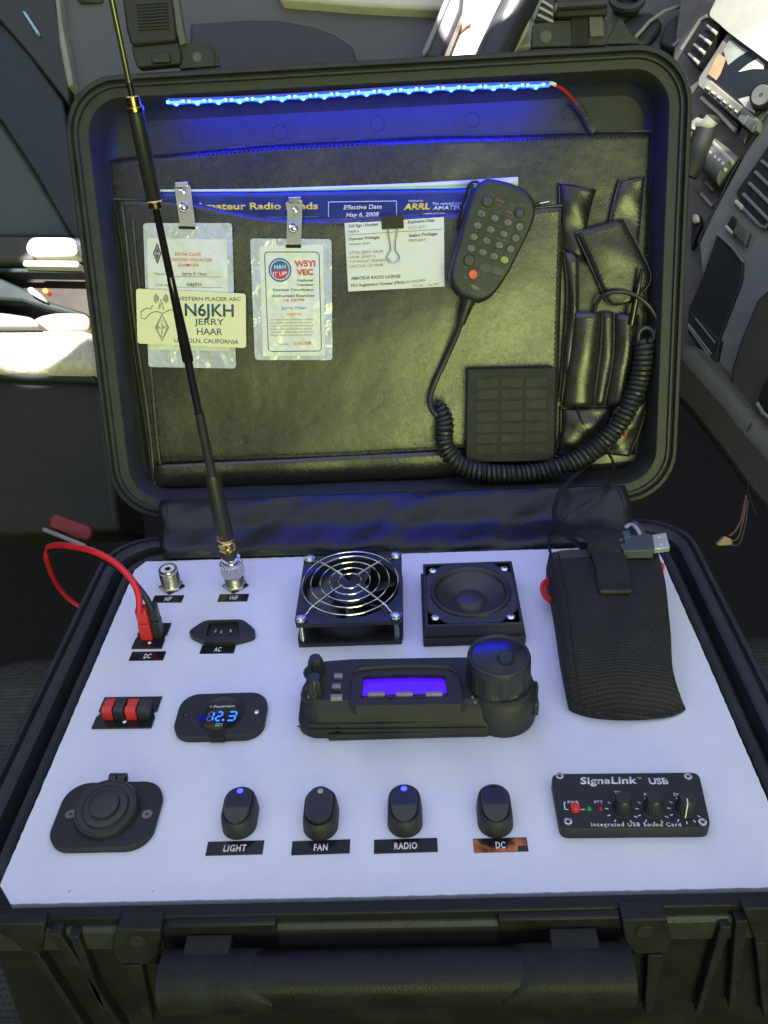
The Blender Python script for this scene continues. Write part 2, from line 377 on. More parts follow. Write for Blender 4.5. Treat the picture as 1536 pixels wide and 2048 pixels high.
# shell with the stepped rim that the lid closes onto
bm = B()
loft(bm, [rl(24.6, 1.2, 35.8, 3, -20), rl(25.4, .3, 36.6, 3.6, -19), rl(26.2, -.5, 37.5, 4, -4.2), rl(26.5, -.7, 37.7, 4, -2.6)], True, False)
part('shell', bm, M_case, case, bevel=.1)
bm = B()
loft(bm, [rl(26.5, -.7, 37.7, 4, -2.6), rl(27.4, -1.5, 38.5, 4.4, -2.4), rl(27.5, -1.6, 38.6, 4.5, -2.2), rl(27.5, -1.6, 38.6, 4.5, -.6), rl(27.3, -1.4, 38.4, 4.4, -.35),
          rl(26.95, -1.15, 38.05, 4.2, -.3), rl(26.85, -1.1, 37.95, 4.1, -.75), rl(26.5, -.95, 37.6, 4, -.75), rl(26.4, -.9, 37.5, 4, -.15), rl(25.8, -.6, 36.9, 3.8, -.15),
          rl(25.6, -.5, 36.7, 3.7, -.3), rl(25.5, -.4, 36.6, 3.7, -2.0), rl(24.7, .7, 35.8, 3.4, -2.2), rl(24.55, .8, 35.6, 3.3, -.35), rl(24.1, .9, 35.2, 3.1, -.25), rl(23.9, 1.1, 34.9, 3, -.5), rl(23.8, 1.2, 34.8, 3, -3.2)], False, True)
part('rim', bm, M_casepale, case, bevel=0)
# lugs, ribs and plates on the front wall
FY = -1.1
def fpts(px, y): return [tuple(YP(a, b, y)) for a, b in px]
def fprism(bm, px, y, depth):               # plate in the plane y, running back to the wall
    p = fpts(px, y); loft(bm, [p, [(x, yy + depth, z) for x, yy, z in p]]); return bm
for side, (px, hole) in enumerate(((((232, 1852), (322, 1852), (318, 1900), (296, 1922), (232, 1918), (224, 1890)), (275, 1873, 13)), (((1244, 1833), (1334, 1830), (1343, 1880), (1332, 1898), (1272, 1902), (1250, 1878)), (1290, 1853, 15)))):
    lug = part('hasp_lug', fprism(B(), [(a, b + 8) for a, b in px], -2.15, 1.2), M_front, case, bevel=.12)
    c = YP(hole[0], hole[1] + 8, -2.17); bm = B(); M = Matrix.Translation(c) @ Matrix.Rotation(math.pi / 2, 4, 'X')
    tube(bm, [M @ Vector((x, y, 0)) for x, y in circ(0, 0, .46, 24)], .09, 6, closed=True)
    part('padlock_hole', lathe(bm, [(.42, .0), (.42, .05)], (0, 0, 0), 24, M), M_void, lug)
    part('hole_rim', tube(B(), [M @ Vector((x, y, .02)) for x, y in circ(0, 0, .47, 24)], .07, 6, closed=True), M_front, lug)
def rib(px0, px1, wtop, y0=-2.0, y1=-1.2):
    bm = B(); a = YP(*px0, y0 + .2); b = YP(*px1, y0 + .2)
    loft(bm, [[(p.x - wtop * k, y0, p.z), (p.x + wtop * k, y0, p.z), (p.x + wtop * k, y1 + .6, p.z), (p.x - wtop * k, y1 + .6, p.z)] for p, k in ((a, 1), (b, .55))])
    return part('rib', bm, M_front, case, bevel=.08)
rib((110, 1862), (250, 2060), .35); rib((70, 1900), (190, 2080), .25); rib((150, 1868), (215, 2030), .3); rib((268, 1925), (300, 2040), .5); rib((318, 1925), (330, 2030), .2)
rib((1450, 1848), (1395, 2020), .3); rib((1482, 1836), (1462, 2010), .35); rib((1310, 1905), (1296, 2020), .45); rib((1262, 1905), (1262, 2010), .2); rib((1520, 1880), (1530, 2030), .3)
for q in (((322, 1840), (553, 1833), (556, 1888), (330, 1912)), ((996, 1826), (1244, 1820), (1250, 1872), (1000, 1884))):
    part('front_plate', fprism(B(), [(a, b + 14) for a, b in q], -1.75, .9), M_case, case, bevel=.15)
part('corner_plate', fprism(B(), ((1486, 1818), (1560, 1816), (1600, 1860), (1545, 1892), (1512, 1890)), -1.95, .8), M_front, case, bevel=.12)
part('corner_plate', fprism(B(), ((-40, 1850), (90, 1848), (84, 1905), (66, 1918), (20, 1880)), -1.95, .8), M_front, case, bevel=.12)
part('front_panel', fprism(B(), ((-30, 1842), (1580, 1808), (1580, 2100), (60, 2100)), -1.3, .8), M_case, case, bevel=.1)
# carrying handle
hd = bpy.data.objects.new('handle', None)
bm = B()
def hsec(x, sy=1.0, sz=1.0, cy=-3.6, cz=-2.15):
    return [(x, cy + 1.35 * sy * math.copysign(abs(math.cos(t)) ** .75, math.cos(t)), cz + 1.5 * sz * math.copysign(abs(math.sin(t)) ** .75, math.sin(t))) for t in [2 * math.pi * k / 28 for k in range(28)]]
xa, xb = YP(325, 1950, -3.7).x, YP(1262, 1950, -3.7).x
loft(bm, [hsec(xa + (xb - xa) * k / 20) for k in range(21)])
grip = part('handle', bm, M_case, case, bevel=.05)
for s, (x0, x1) in ((1, (xa - .1, YP(548, 1950, -3.7).x)), (-1, (YP(1003, 1950, -3.7).x, xb))):
    bm = B(); L = x1 - x0; loops = []
    for k in range(13):
        t = k / 12; x = x0 + L * t; e = t if s > 0 else 1 - t
        q = 1.08 * math.sqrt(max(0.02, 1 - max(0, (e - .72) / .28) ** 2.2)) if e > .72 else 1.08
        loops.append(hsec(x, 1.12, q))
    loft(bm, loops); part('grip_end', bm, M_front, grip, bevel=.04)
    x = YP(395 if s > 0 else 1160, 1900, -3.7).x
    bm = B(); box(bm, (x, -2.75, -1.05), (2.6, 1.9, .9)); part('notch_shade', bm, M_void, grip, bevel=.05)  # dark block put in for the shaded notch in the handle end

# ---- the lid, tilted back
def ll(hx, v0, v1, r, w, n=8): return [LID_M @ Vector((x, y, w)) for x, y in rr(-hx, hx, v0, v1, r, n)]
bm = B()
HV = 40.2
loft(bm, [ll(23.5, 3, HV - 3, 3, -6.5), ll(25.4, 1.6, HV - 1.6, 3.8, -6.2), ll(26.3, .9, HV - .9, 4.2, -4), ll(26.6, .8, HV - .8, 4.3, -2.4), ll(27.4, .1, HV - .1, 4.8, -2.1), ll(27.5, 0, HV, 4.9, -1.9), ll(27.5, 0, HV, 4.9, -.35), ll(27.35, .15, HV - .15, 4.8, -.1),
          ll(27.05, .45, HV - .45, 4.6, -.05), ll(26.95, .55, HV - .55, 4.5, -.5), ll(26.75, .75, HV - .75, 4.3, -.5), ll(26.68, .82, HV - .82, 4.3, -.1), ll(26.5, 1.0, HV - 1.0, 4.1, -.1), ll(26.42, 1.08, HV - 1.08, 4.0, -.4),
          ll(25.6, 1.8, HV - 1.8, 3.3, -.45), ll(25.45, 1.95, HV - 1.95, 3.2, -.7), ll(25.2, 2.2, HV - 2.2, 3.0, -3.3), ll(24.95, 2.5, HV - 2.45, 2.8, -4.1), ll(24.4, 3.2, HV - 3.1, 2.2, -4.6)], True, True)
lid = part('lid', bm, M_casepale, case, bevel=0)
# gasket line
part('gasket', tube(B(), ll(26.85, .65, HV - .65, 4.4, -.38), .09, 6, closed=True), M_gasket, lid)
# lid edge fittings: hasp plates and two latches standing up past the lid's top edge
def lslab(bm, px, w, th):
    p = [LID_M @ LP(x, y, w) for x, y in px]; n = (LID_M.to_3x3() @ Vector((0, 0, -1))); return slab(bm, p, n, th)
def ring_on_lid(px, py, r, w):
    c = LP(px, py, w); return [LID_M @ Vector((c.x + r * math.cos(t), c.y + r * math.sin(t), w)) for t in [2 * math.pi * k / 20 for k in range(20)]]
h1 = part('hasp_plate', lslab(B(), ((358, 90), (372, 86), (405, 84), (420, 88), (428, 100), (430, 132), (358, 138)), -1.0, .8), M_casepale, lid, bevel=.1)
part('padlock_hole', slab(B(), ring_on_lid(394, 114, .38, -.97), LID_M.to_3x3() @ Vector((0, 0, -1)), .05), M_edge, h1)
h2 = part('hasp_plate', lslab(B(), ((1065, 50), (1075, 46), (1215, 38), (1215, 90), (1062, 95)), -1.0, .8), M_casepale, lid, bevel=.1)
part('padlock_hole', slab(B(), ring_on_lid(1092, 73, .48, -.97), LID_M.to_3x3() @ Vector((0, 0, -1)), .05), M_edge, h2)
part('rib', lslab(B(), ((1204, 88), (1212, 82), (1236, 40), (1244, 38), (1262, 66), (1280, 80), (1280, 88)), -1.4, .7), M_casepale, lid, bevel=.08)
part('rib', lslab(B(), ((430, 132), (428, 100), (434, 110), (440, 132)), -1.2, .6), M_casepale, lid, bevel=.05)
la = part('latch', lslab(B(), ((240, -30), (338, -30), (348, 30), (352, 82), (262, 92), (252, 60)), -.2, 1.6), M_blkm, lid, bevel=.25)
for k in range(9):
    y = 8 + k * 6.3; a = LID_M @ LP(272 + k * .6, y + 1, -.15); b = LID_M @ LP(334 + k * .6, y - 3, -.15)
    part('grip_ridge', tube(B(), [a, b], .10, 6), M_blkm, la)
part('latch_side', lslab(B(), ((340, -30), (352, -30), (366, 60), (372, 86), (360, 92), (352, 60)), -.6, 1.0), M_dash, la, bevel=.08)
lb = part('latch_base', lslab(B(), ((262, 92), (356, 84), (362, 112), (360, 128), (274, 136), (266, 112)), -.5, 1.4), M_blkm, la, bevel=.15)
part('latch_pin', lslab(B(), ((302, 108), (338, 105), (340, 124), (304, 127)), -.1, .5), M_blk, la, bevel=.1)
la = part('latch', lslab(B(), ((1112, -30), (1216, -30), (1216, 30), (1110, 34)), -.3, 1.5), M_blkm, lid, bevel=.2)
part('latch_bar', tube(B(), [LID_M @ LP(1112, 14, .1), LID_M @ LP(1214, 8, .1)], .32, 10), M_blk, la)
part('latch_side', lslab(B(), ((1178, 33), (1206, 31), (1208, 72), (1180, 74)), -.7, .8), M_dash, la, bevel=.05)
part('latch_base', lslab(B(), ((1142, 30), (1178, 30), (1178, 88), (1144, 90)), -.9, .6), M_void, la)
# faint round moulding marks in the lid floor
for px, py in ((375, 270), (560, 264), (755, 248), (945, 240), (1138, 226)):
    c = LP(px, py, -4.6); bm = B(); tube(bm, [LID_M @ Vector((c.x + .65 * math.cos(t), c.y + .65 * math.sin(t), -4.6)) for t in [2 * math.pi * k / 28 for k in range(28)]], .035, 4, closed=True)
    part('moulding_mark', bm, M_casepale, lid)

# ---- milky front sheet carrying the equipment
PT = 0.0
q = [PP(0, 1770), PP(22, 1808), PP(700, 1794), PP(1609, 1773), PP(1540, 1612), PP(1420, 1334), PP(1322, 1112), PP(1300, 1092), PP(700, 1110.5), PP(292, 1123), PP(270, 1140), PP(184, 1340)]
pts = [(p.x, p.y) for p in q]
dense = []
for i, p in enumerate(pts):
    a = Vector(p); b = Vector(pts[(i + 1) % len(pts)]); n = max(2, int((b - a).length / .35)); jit = .025
    for k in range(n):
        v = a.lerp(b, k / n); dense.append((v.x + random.uniform(-jit, jit), v.y + random.uniform(-jit, jit)))
bm = B(); loft(bm, [[(x * 1.0, y, z) for x, y in dense] for z in (-.9, -.04)], True, False)
dz = [(x, y, -.04) for x, y in dense]; ins = [(x, y, 0) for x, y in inset2(dense, -.0)]
bm.free(); bm = B(); prism(bm, dense[::-1], -.6, 0)
panel = solo('mounting_sheet', 'milky white plastic sheet set into the case and carrying the radio gear', 'panel', bm, M_panel, (0, 17, 0), smooth=0)

# ---- padded leather flap over the hinge
bm = B(); prof = []
def fl(px_l, py_l, px_r, py_r, depth_y=None):
    return YP(px_l, py_l, depth_y), YP(px_r, py_r, depth_y)
rows = [((322, 1000), (1250, 970), 39.7), ((319, 1012), (1255, 985), 38.9), ((318, 1035), (1263, 1012), 37.7), ((320, 1058), (1268, 1040), 36.6), ((322, 1085), (1272, 1066), 35.4), ((326, 1105), (1276, 1086), 34.4), ((328, 1117), (1278, 1096), 33.9)]
R_ = [resample([YP(*a, y), YP(*b, y)], 60) for a, b, y in rows]
g = []
for i in range(61):
    col = cat([R_[j][i] for j in range(len(rows))], 6); g.append(col)
nn = len(g[0])
vs = [[bm.verts.new(g[i][j] + Vector((0, -.5, .35)) * (.9 * math.exp(-((j / nn - .72) / .16) ** 2) - .4 * math.exp(-((j / nn - .45) / .12) ** 2) + .22 * math.sin(i * .9 + j * .35) * math.sin(j / nn * 3.1) + .35 * math.sin(i * .21 + j * .12) * math.sin(j / nn * 3.1) + .25 * math.sin(i * .53 + j * .2 + 1) * math.sin(j / nn * 3.1))) for i in range(61)] for j in range(nn)]
for j in range(nn - 1):
    for i in range(60): bm.faces.new((vs[j][i], vs[j + 1][i], vs[j + 1][i + 1], vs[j][i + 1]))
flap = solo('hinge_flap', 'black leather flap covering the hinge between lid and panel', 'flap', bm, leather_mat('flap_leather', (.016, .016, .019), .25, .35), (0, 37, 1), solid=.25)
for i in (1, 59): part('stitching', stitches(B(), [g[i][j] + Vector((0, -.15, .12)) for j in range(0, nn, 4)], .4), M_stitch, flap)
# ================================================================== THINGS ON THE PANEL
def v3(p, z=0): return (p.x, p.y, z)
# ---- coax connectors
def threads(r, z0, z1, pitch=.13, d=.035):
    o = []; z = z0
    while z < z1 - pitch:
        o += [(r, z), (r - d, z + pitch * .5)]; z += pitch
    return o + [(r, z1)]
def diamond(c, a, h=.12, ry=1.0): 
    return [(c[0] + a * 1.05, c[1]), (c[0], c[1] + a * ry), (c[0] - a * 1.05, c[1]), (c[0], c[1] - a * ry)]
def connector(name, label, px, py):
    c = PP(px, py, 0); t = T(name, label, 'connector', (c.x, c.y, 0))
    part('washer', prism(B(), roundpoly(diamond((c.x, c.y), 1.15), .15), 0.0, .10), M_blkg, t)
    part('hex_nut', prism(B(), circ(c.x, c.y, 1.0, 6, a0=.3), .10, .34), M_nickel, t, bevel=.04)
    return t, c
hf, c = connector('coax_connector', 'bare silver threaded coax socket with gold centre above the HF label', 344, 1174)
bm = B(); lathe(bm, [(.84, .34)] + threads(.84, .36, 1.9) + [(.78, 2.05), (.62, 2.05), (.60, 1.9)], v3(c), 40); part('threaded_barrel', bm, M_nickel, hf)
bm = B(); lathe(bm, [(.60, 1.6), (.60, 1.98), (.3, 2.0), (.26, 1.9)], v3(c), 32); part('insulator', bm, M_white, hf)
bm = B(); lathe(bm, [(.24, 1.7), (.24, 2.02), (.15, 2.02), (.13, 1.8)], v3(c), 20); part('centre_contact', bm, M_gold, hf)
vh, c = connector('coax_connector', 'silver knurled coax connector above the VHF label with the antenna screwed on', 471, 1172)
bm = B(); lathe(bm, [(.86, .34)] + threads(.86, .36, 1.3) + [(.86, 1.4)], v3(c), 40); part('threaded_barrel', bm, M_nickel, vh)
VB = Vector((c.x, c.y, 0))
n = 48; loops = []
for z, r in ((1.4, .92), (1.45, 1.0), (2.5, 1.0), (2.55, .92)):
    loops.append([(c.x + (r + (.035 if k % 2 else -.035)) * math.cos(2 * math.pi * k / n), c.y + (r + (.035 if k % 2 else -.035)) * math.sin(2 * math.pi * k / n), z) for k in range(n)])
bm = B(); loft(bm, loops); part('knurled_ring', bm, M_nickel, vh, smooth=0)
bm = B(); lathe(bm, [(.9, 2.55), (.9, 2.7), (.72, 2.75), (.72, 2.95), (.86, 3.0), (.86, 3.2), (.6, 3.3)], v3(c), 36); part('collar', bm, M_chrome, vh)

# ---- telescopic whip antenna leaning left
A0 = Vector((c.x - .05, c.y, 3.25)); A1 = YP(224, 0, c.y - .6); AD = (A1 - A0).normalized()
ant = T('antenna', 'long black telescopic whip antenna with gold rings leaning left in front of the lid', 'antenna', tuple(A0))
AQ = AD.to_track_quat('Z', 'Y').to_matrix().to_4x4(); AM = Matrix.Translation(A0) @ AQ
def apos(py):                               # distance along the mast seen at photo height py
    lo, hi = 0, 80
    for _ in range(40):
        m = (lo + hi) / 2; p = A0 + AD * m - CAM_LOC; q = RM.transposed() @ p; y = 1024 - F * q.y / -q.z
        if y > py: lo = m
        else: hi = m
    return lo
def asec(name, pys, rs, m, bev=0):
    bm = B(); lathe(bm, [(r, apos(y)) for y, r in zip(pys, rs)], (0, 0, 0), 24, AM); return part(name, bm, m, ant)
asec('ring', (1127, 1122, 1110, 1107), (.5, .62, .62, .5), M_chrome)
asec('band', (1112, 1110, 1100, 1098), (.62, .68, .68, .62), M_blkm)
asec('gold_ring', (1100, 1098, 1093, 1092, 1090, 1082, 1080, 1076, 1074), (.62, .7, .7, .6, .72, .72, .62, .68, .6), M_gold)
body = asec('sleeve', (1077, 1075, 1040, 955, 948), (.62, .70, .69, .60, .5), M_blk)
asec('mast', (955, 944, 943, 825), (.42, .42, .36, .36), M_blkm)
asec('mast', (940, 720, 716, 712), (.34, .30, .36, .30), M_blkg)
asec('mast', (722, 715, 600, 555, 550), (.40, .42, .30, .27, .2), M_blkg)
asec('mast', (560, 553, 551, 412), (.22, .25, .27, .24), M_blkg)
asec('gold_ring', (417, 415, 404, 401, 399), (.3, .46, .46, .54, .48), M_gold)
asec('grip', (401, 399, 225, 222), (.46, .50, .50, .42), M_blk)
asec('gold_ring', (224, 222, 214, 213, 193, 191), (.40, .54, .54, .44, .44, .36), M_gold)
asec('mast', (194, 165, 163), (.21, .21, .17), M_nickel if False else M_blkg)
asec('mast', (165, -20, -60), (.20, .19, .19), mat('olive_rod', (.10, .10, .06), .2, .6))
# lettering wrapped round the sleeve foot, facing the viewer
for s_, a0_, a1_, m_, hh in (('ANLI', 1066, 1056, M_redink, .36), ('Antenna', 1073, 1066, M_white, .22)):
    o = text(s_, (-.62, 0), (.62 if s_ == 'ANLI' else .72, 0), hh, 0, m_, ant, th=.005)
    z0 = apos(a0_ + 4); base = A0
    for v in o.data.vertices:
        q = v.co / S + Vector(BASE[ant.name]); a = math.radians(-100) + q.x / .71; rr_ = .715 + q.z
        w_ = AM @ Vector((0, 0, 0)); pt = AM @ Vector((rr_ * math.cos(a), rr_ * math.sin(a), z0 + q.y)); v.co = (pt - base) * S
    o.data.update()

# ---- sticky labels
def fit_rect(quad, z=0):
    P = [PP(x, y, z) for x, y in quad]; c = sum(P, Vector()) / 4
    u = ((P[1] - P[0]) + (P[2] - P[3])); w = u.length / 2; u.normalize(); u = Vector((u.x, u.y, 0)); v = Vector((-u.y, u.x, 0))
    h = abs(((P[0] + P[1]) / 2 - (P[2] + P[3]) / 2).dot(v)); return c, u, v, w, h
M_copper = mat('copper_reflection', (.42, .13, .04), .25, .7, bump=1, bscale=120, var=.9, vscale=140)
def tape(quad, s, label, font_h, dx=0, shear=0.0, wf=.4, bold=.03):
    c, u, v, w, h = fit_rect(quad)
    bm = B(); loft(bm, [[tuple(c + u * a * w / 2 + v * b * h / 2 + Vector((0, 0, z))) for a, b in ((1, 1), (-1, 1), (-1, -1), (1, -1))] for z in (.003, .03)])
    o = solo('label', label, 'label', bm, M_label if s != 'DC ' else M_label, (c.x, c.y, 0), group='printed tape labels on the panel', smooth=0)
    s = s.strip(); wt = w * wf
    a = c - u * (wt / 2 - dx) - v * font_h * h / 2; b = a + u * wt
    text(s, (a.x, a.y), (b.x, b.y), font_h * h, .03, M_white, o, bold=bold, shear=shear, th=.006, space=1.12)
    return o
tape(((309, 1191), (369, 1191), (363, 1205), (304, 1206)), 'HF', 'tiny black tape label reading HF below the bare coax socket', .52, wf=.22)
tape(((439, 1189), (499, 1188), (494, 1203), (435, 1204)), 'VHF', 'tiny black tape label reading VHF below the antenna connector', .52, wf=.30)
tape(((265, 1304), (333, 1303), (326, 1321), (257, 1322)), 'DC', 'black tape label reading DC beneath the plugged-in red and black connectors', .5, wf=.2)
tape(((405, 1291), (473, 1290), (467, 1307), (398, 1308)), 'AC', 'black tape label reading AC beneath the mains inlet', .5, wf=.2)
tape(((417, 1684), (530, 1681), (524, 1709), (410, 1712)), 'LIGHT', 'black tape label reading LIGHT in front of a lit rocker switch', .46, wf=.40)
tape(((585, 1683), (701, 1679), (699, 1707), (582, 1711)), 'FAN', 'black tape label reading FAN in front of a rocker switch', .46, wf=.24)
tape(((748, 1680), (875, 1676), (875, 1704), (748, 1708)), 'RADIO', 'widest black tape label, reading RADIO, in front of a lit switch', .46, wf=.36)
dcl = tape(((945, 1678), (1053, 1675), (1057, 1703), (949, 1706)), 'DC ', 'tape label reading DC with coppery shine in front of the rightmost switch', .46, wf=.18)
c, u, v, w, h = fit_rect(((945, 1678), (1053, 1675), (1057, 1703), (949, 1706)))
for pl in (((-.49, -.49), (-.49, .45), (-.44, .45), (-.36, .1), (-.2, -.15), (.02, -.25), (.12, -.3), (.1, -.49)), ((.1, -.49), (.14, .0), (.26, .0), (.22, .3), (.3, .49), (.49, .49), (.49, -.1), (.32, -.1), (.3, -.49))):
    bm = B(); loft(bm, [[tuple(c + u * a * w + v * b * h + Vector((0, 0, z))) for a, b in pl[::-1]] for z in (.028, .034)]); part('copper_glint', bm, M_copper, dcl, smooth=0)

# ---- DC power connector with the plugged red and black lead
def fplate(name, label, quad, catg, notch=True, m=M_blkg):
    c, u, v, w, h = fit_rect(quad); t = T(name, label, catg, (c.x, c.y, 0))
    n = .14 if notch else 0
    ph = [(-.5, -.5), (.5, -.5), (.5, -n - .02), (.5 - .05, 0 - .02), (.5, .04), (.5, .5), (-.5, .5), (-.5, .04), (-.45, -.02), (-.5, -n - .02)] if notch else [(-.5, -.5), (.5, -.5), (.5, .5), (-.5, .5)]
    P = [c + u * a * w + v * b * h for a, b in ph]
    part('plate', prism(B(), [(p.x, p.y) for p in P], .0, .13), m, t, bevel=.03)
    return t, c, u, v, w, h
dcp, c, u, v, w, h = fplate('power_outlet', 'small black outlet plate with the red and black lead plugged in', ((284, 1248), (343, 1248), (324, 1298), (264, 1299)), 'power outlet')
bm = B(); q = PP(299, 1286, .1); screw(bm, (q.x, q.y, .13), .2); part('screw', bm, M_chrome, dcp)
lead = T('power_lead', 'red and black twin power lead looping out over the case edge', 'cable', (PP(300, 1270).x, PP(300, 1270).y, .13))
for nm, px0, px1, m_, dx in (('red_plug', (282, 1282), (306, 1280), M_red, 0), ('black_plug', (308, 1277), (325, 1276), M_blk, 0)):
    a, b = PP(*px0, .1), PP(*px1, .1); cx = (a.x + b.x) / 2; cy = (a.y + b.y) / 2 + .45; ww = (b - a).length * .98
    bm = B(); box(bm, (cx, cy, .9), (ww, .95, 1.6)); p = part(nm, bm, m_, lead, bevel=.06)
    bm = B(); box(bm, (cx - .02, cy + .1, 2.35), (ww * .96, .8, 1.4)); part('plug_top', bm, m_, p, bevel=.1)
    bm = B(); box(bm, (cx, cy + .1, 3.1), (ww * .8, .6, .25)); part('plug_lip', bm, m_, p, bevel=.06)
def zp(px, py, z): return PP(px, py, z)
redp = [zp(279, 1228, 3.1), zp(277, 1190, 4.2), zp(262, 1158, 5.2), zp(228, 1124, 6.0), zp(188, 1103, 6.2), zp(150, 1094, 5.6), zp(118, 1090, 4.6), zp(97, 1094, 3.4)]
part('red_wire', tube(B(), cat(redp, 8), .27, 12), M_redw, lead)
bl = [zp(305, 1222, 3.1), zp(292, 1196, 3.9), zp(272, 1170, 4.6), zp(246, 1142, 5.2), zp(205, 1118, 5.4), zp(165, 1104, 5.0), zp(125, 1098, 4.2), zp(98, 1104, 3.2)]
part('black_wire', tube(B(), cat(bl, 8), .26, 12), M_blkw, lead)
low = [zp(97, 1094, 3.4), zp(92, 1112, 2.0), zp(96, 1128, .5), zp(104, 1150, -1.5), zp(118, 1175, -3.5), zp(138, 1198, -5), zp(162, 1214, -6), zp(200, 1228, -7)]
part('red_wire', tube(B(), cat(low, 8), .24, 12), M_redw, lead)

# ---- mains inlet
cc, u, v, w, h = fit_rect(((405, 1241), (482, 1240), (492, 1290), (403, 1292)))
t = T('mains_inlet', 'black three-pin mains inlet with hexagonal flange above the AC label', 'socket', (cc.x, cc.y, 0))
oct_ = [PP(*p, .45) for p in ((378, 1262), (409, 1241), (486, 1239), (511, 1260), (509, 1272), (470, 1283), (410, 1284), (380, 1270))]
fl_ = roundpoly([(p.x, p.y) for p in oct_][::-1], .5)
inner = roundpoly([(PP(x, y, .45).x, PP(x, y, .45).y) for x, y in ((418, 1244), (476, 1243), (480, 1273), (412, 1274))][::-1], .35)
cen = Vector((sum(p[0] for p in inner) / len(inner), sum(p[1] for p in inner) / len(inner)))
def ringplate(bm, outer, inner, z0, z1, depth):
    n = 64
    def rs(P):
        c0 = cen; A = []
        for k in range(n):
            a = 2 * math.pi * k / n; d = Vector((math.cos(a), math.sin(a))); best = None
            for i in range(len(P)):
                p, q = Vector(P[i]), Vector(P[(i + 1) % len(P)]); e = q - p; den = d.x * e.y - d.y * e.x
                if abs(den) < 1e-12: continue
                w_ = p - c0; s_ = (w_.x * e.y - w_.y * e.x) / den; r_ = (w_.x * d.y - w_.y * d.x) / den
                if s_ > 0 and -1e-6 <= r_ <= 1 + 1e-6 and (best is None or s_ > best): best = s_
            A.append(c0 + d * (best or 1))
        return A
    O, I = rs(outer), rs(inner)
    loft(bm, [[(p.x, p.y, z0) for p in O], [(p.x, p.y, z1) for p in O], [(p.x, p.y, z1 - .0) for p in [c0.lerp(o, .06) for c0, o in zip(O, I)]], [(p.x, p.y, z1) for p in I], [(p.x, p.y, z1 - depth) for p in I]], True, True)
    return bm
part('flange', ringplate(B(), fl_, inner, 0, .5, 1.3) if False else ringplate(B(), fl_, inner, 0.0, .5, .46), M_blk, t, bevel=.05)
for px, py in ((432, 1268), (443, 1270), (462, 1268)):
    p = PP(px, py, .2); bm = B(); box(bm, (p.x, p.y + .1, .25), (.16, .35, .45)); part('pin', bm, M_chrome, t, bevel=.02)
for px, py in ((391, 1262), (497, 1260)):
    p = PP(px, py, .5); bm = B(); lathe(bm, [(.22, .5), (.22, .54), (.13, .53)], (p.x, p.y, 0), 16); part('screw', bm, M_blkm, t)

# ---- double power outlet
t, c, u, v, w, h = fplate('power_outlet', 'black outlet plate with two red and two black power sockets, nothing plugged in', ((206, 1396), (325, 1395), (303, 1457), (187, 1459)), 'power outlet')
for (x0, x1, m_) in ((209, 229, M_red), (232, 252, M_blk), (255, 276, M_red), (279, 300, M_blk)):
    a, b = PP(x0, 1418, .6), PP(x1, 1418, .6); cx = (a.x + b.x) / 2; cy = a.y - .1; ww = (b.x - a.x)
    P_ = [(-.55, 0), (-.55, .9), (-.1, 1.05), (.05, .85), (.35, .95), (.75, .9), (.75, 0)]
    bm = B(); loft(bm, [[(cx + sx * ww / 2, cy + yy, z + .1) for yy, z in P_] for sx in (-1, 1)]); s_ = part('socket', bm, m_, t, bevel=.05)
q = PP(249, 1443, .13); part('screw', screw(B(), (q.x, q.y, .13), .2), M_zinc, t)

# ---- volt meter
cc, u, v, w, h = fit_rect(((360, 1386), (528, 1380), (530, 1472), (348, 1482)))
t = T('volt_meter', 'black digital volt meter with rounded flange and blue lit digits', 'volt meter', (cc.x, cc.y, 0))
cx, cy = PP(442, 1428, .55).x, PP(442, 1428, .55).y; hw = 3.22; hh = 2.1
bm = B(); loft(bm, [[(cx + x, cy + y, z) for x, y in rr(-hw + i, hw - i, -hh + i, hh - i, 1.35 - i)] for z, i in ((0, 0), (.5, 0), (.58, .06))]); pl = part('flange', bm, M_blkm, t, bevel=0)
bm = B(); loft(bm, [[(cx + r * math.cos(a), cy + .05 + r * math.sin(a), z) for a in [2 * math.pi * k / 48 for k in range(48)]] for r, z in ((1.75, .58), (1.75, .62), (1.62, .63), (1.55, .60))]); part('display_window', bm, M_blkg, t)
bm = B(); box(bm, (cx + .1, cy - hh + .1, .35), (1.05, .5, .5)); part('notch', bm, M_void, t)
for px, py in ((372, 1429), (513, 1424)):
    p = PP(px, py, .58); part('screw', screw(B(), (p.x, p.y, .58), .22), M_blkg if px < 400 else M_chrome, t)
ptext('+ Powerwerx', (419, 1416), (470, 1414), 5, .62, M_white, t, shear=.2, bold=.01)
ptext('DCV', (431, 1453), (445, 1452), 6, .62, M_white, t, bold=.01)
M_seg = mat('lit_segment', (.05, .25, .9), .4, emit=(.02, .13, 1.0), estr=2.0, var=0)
M_segoff = mat('unlit_segment', (.18, .18, .19), .4, var=0)
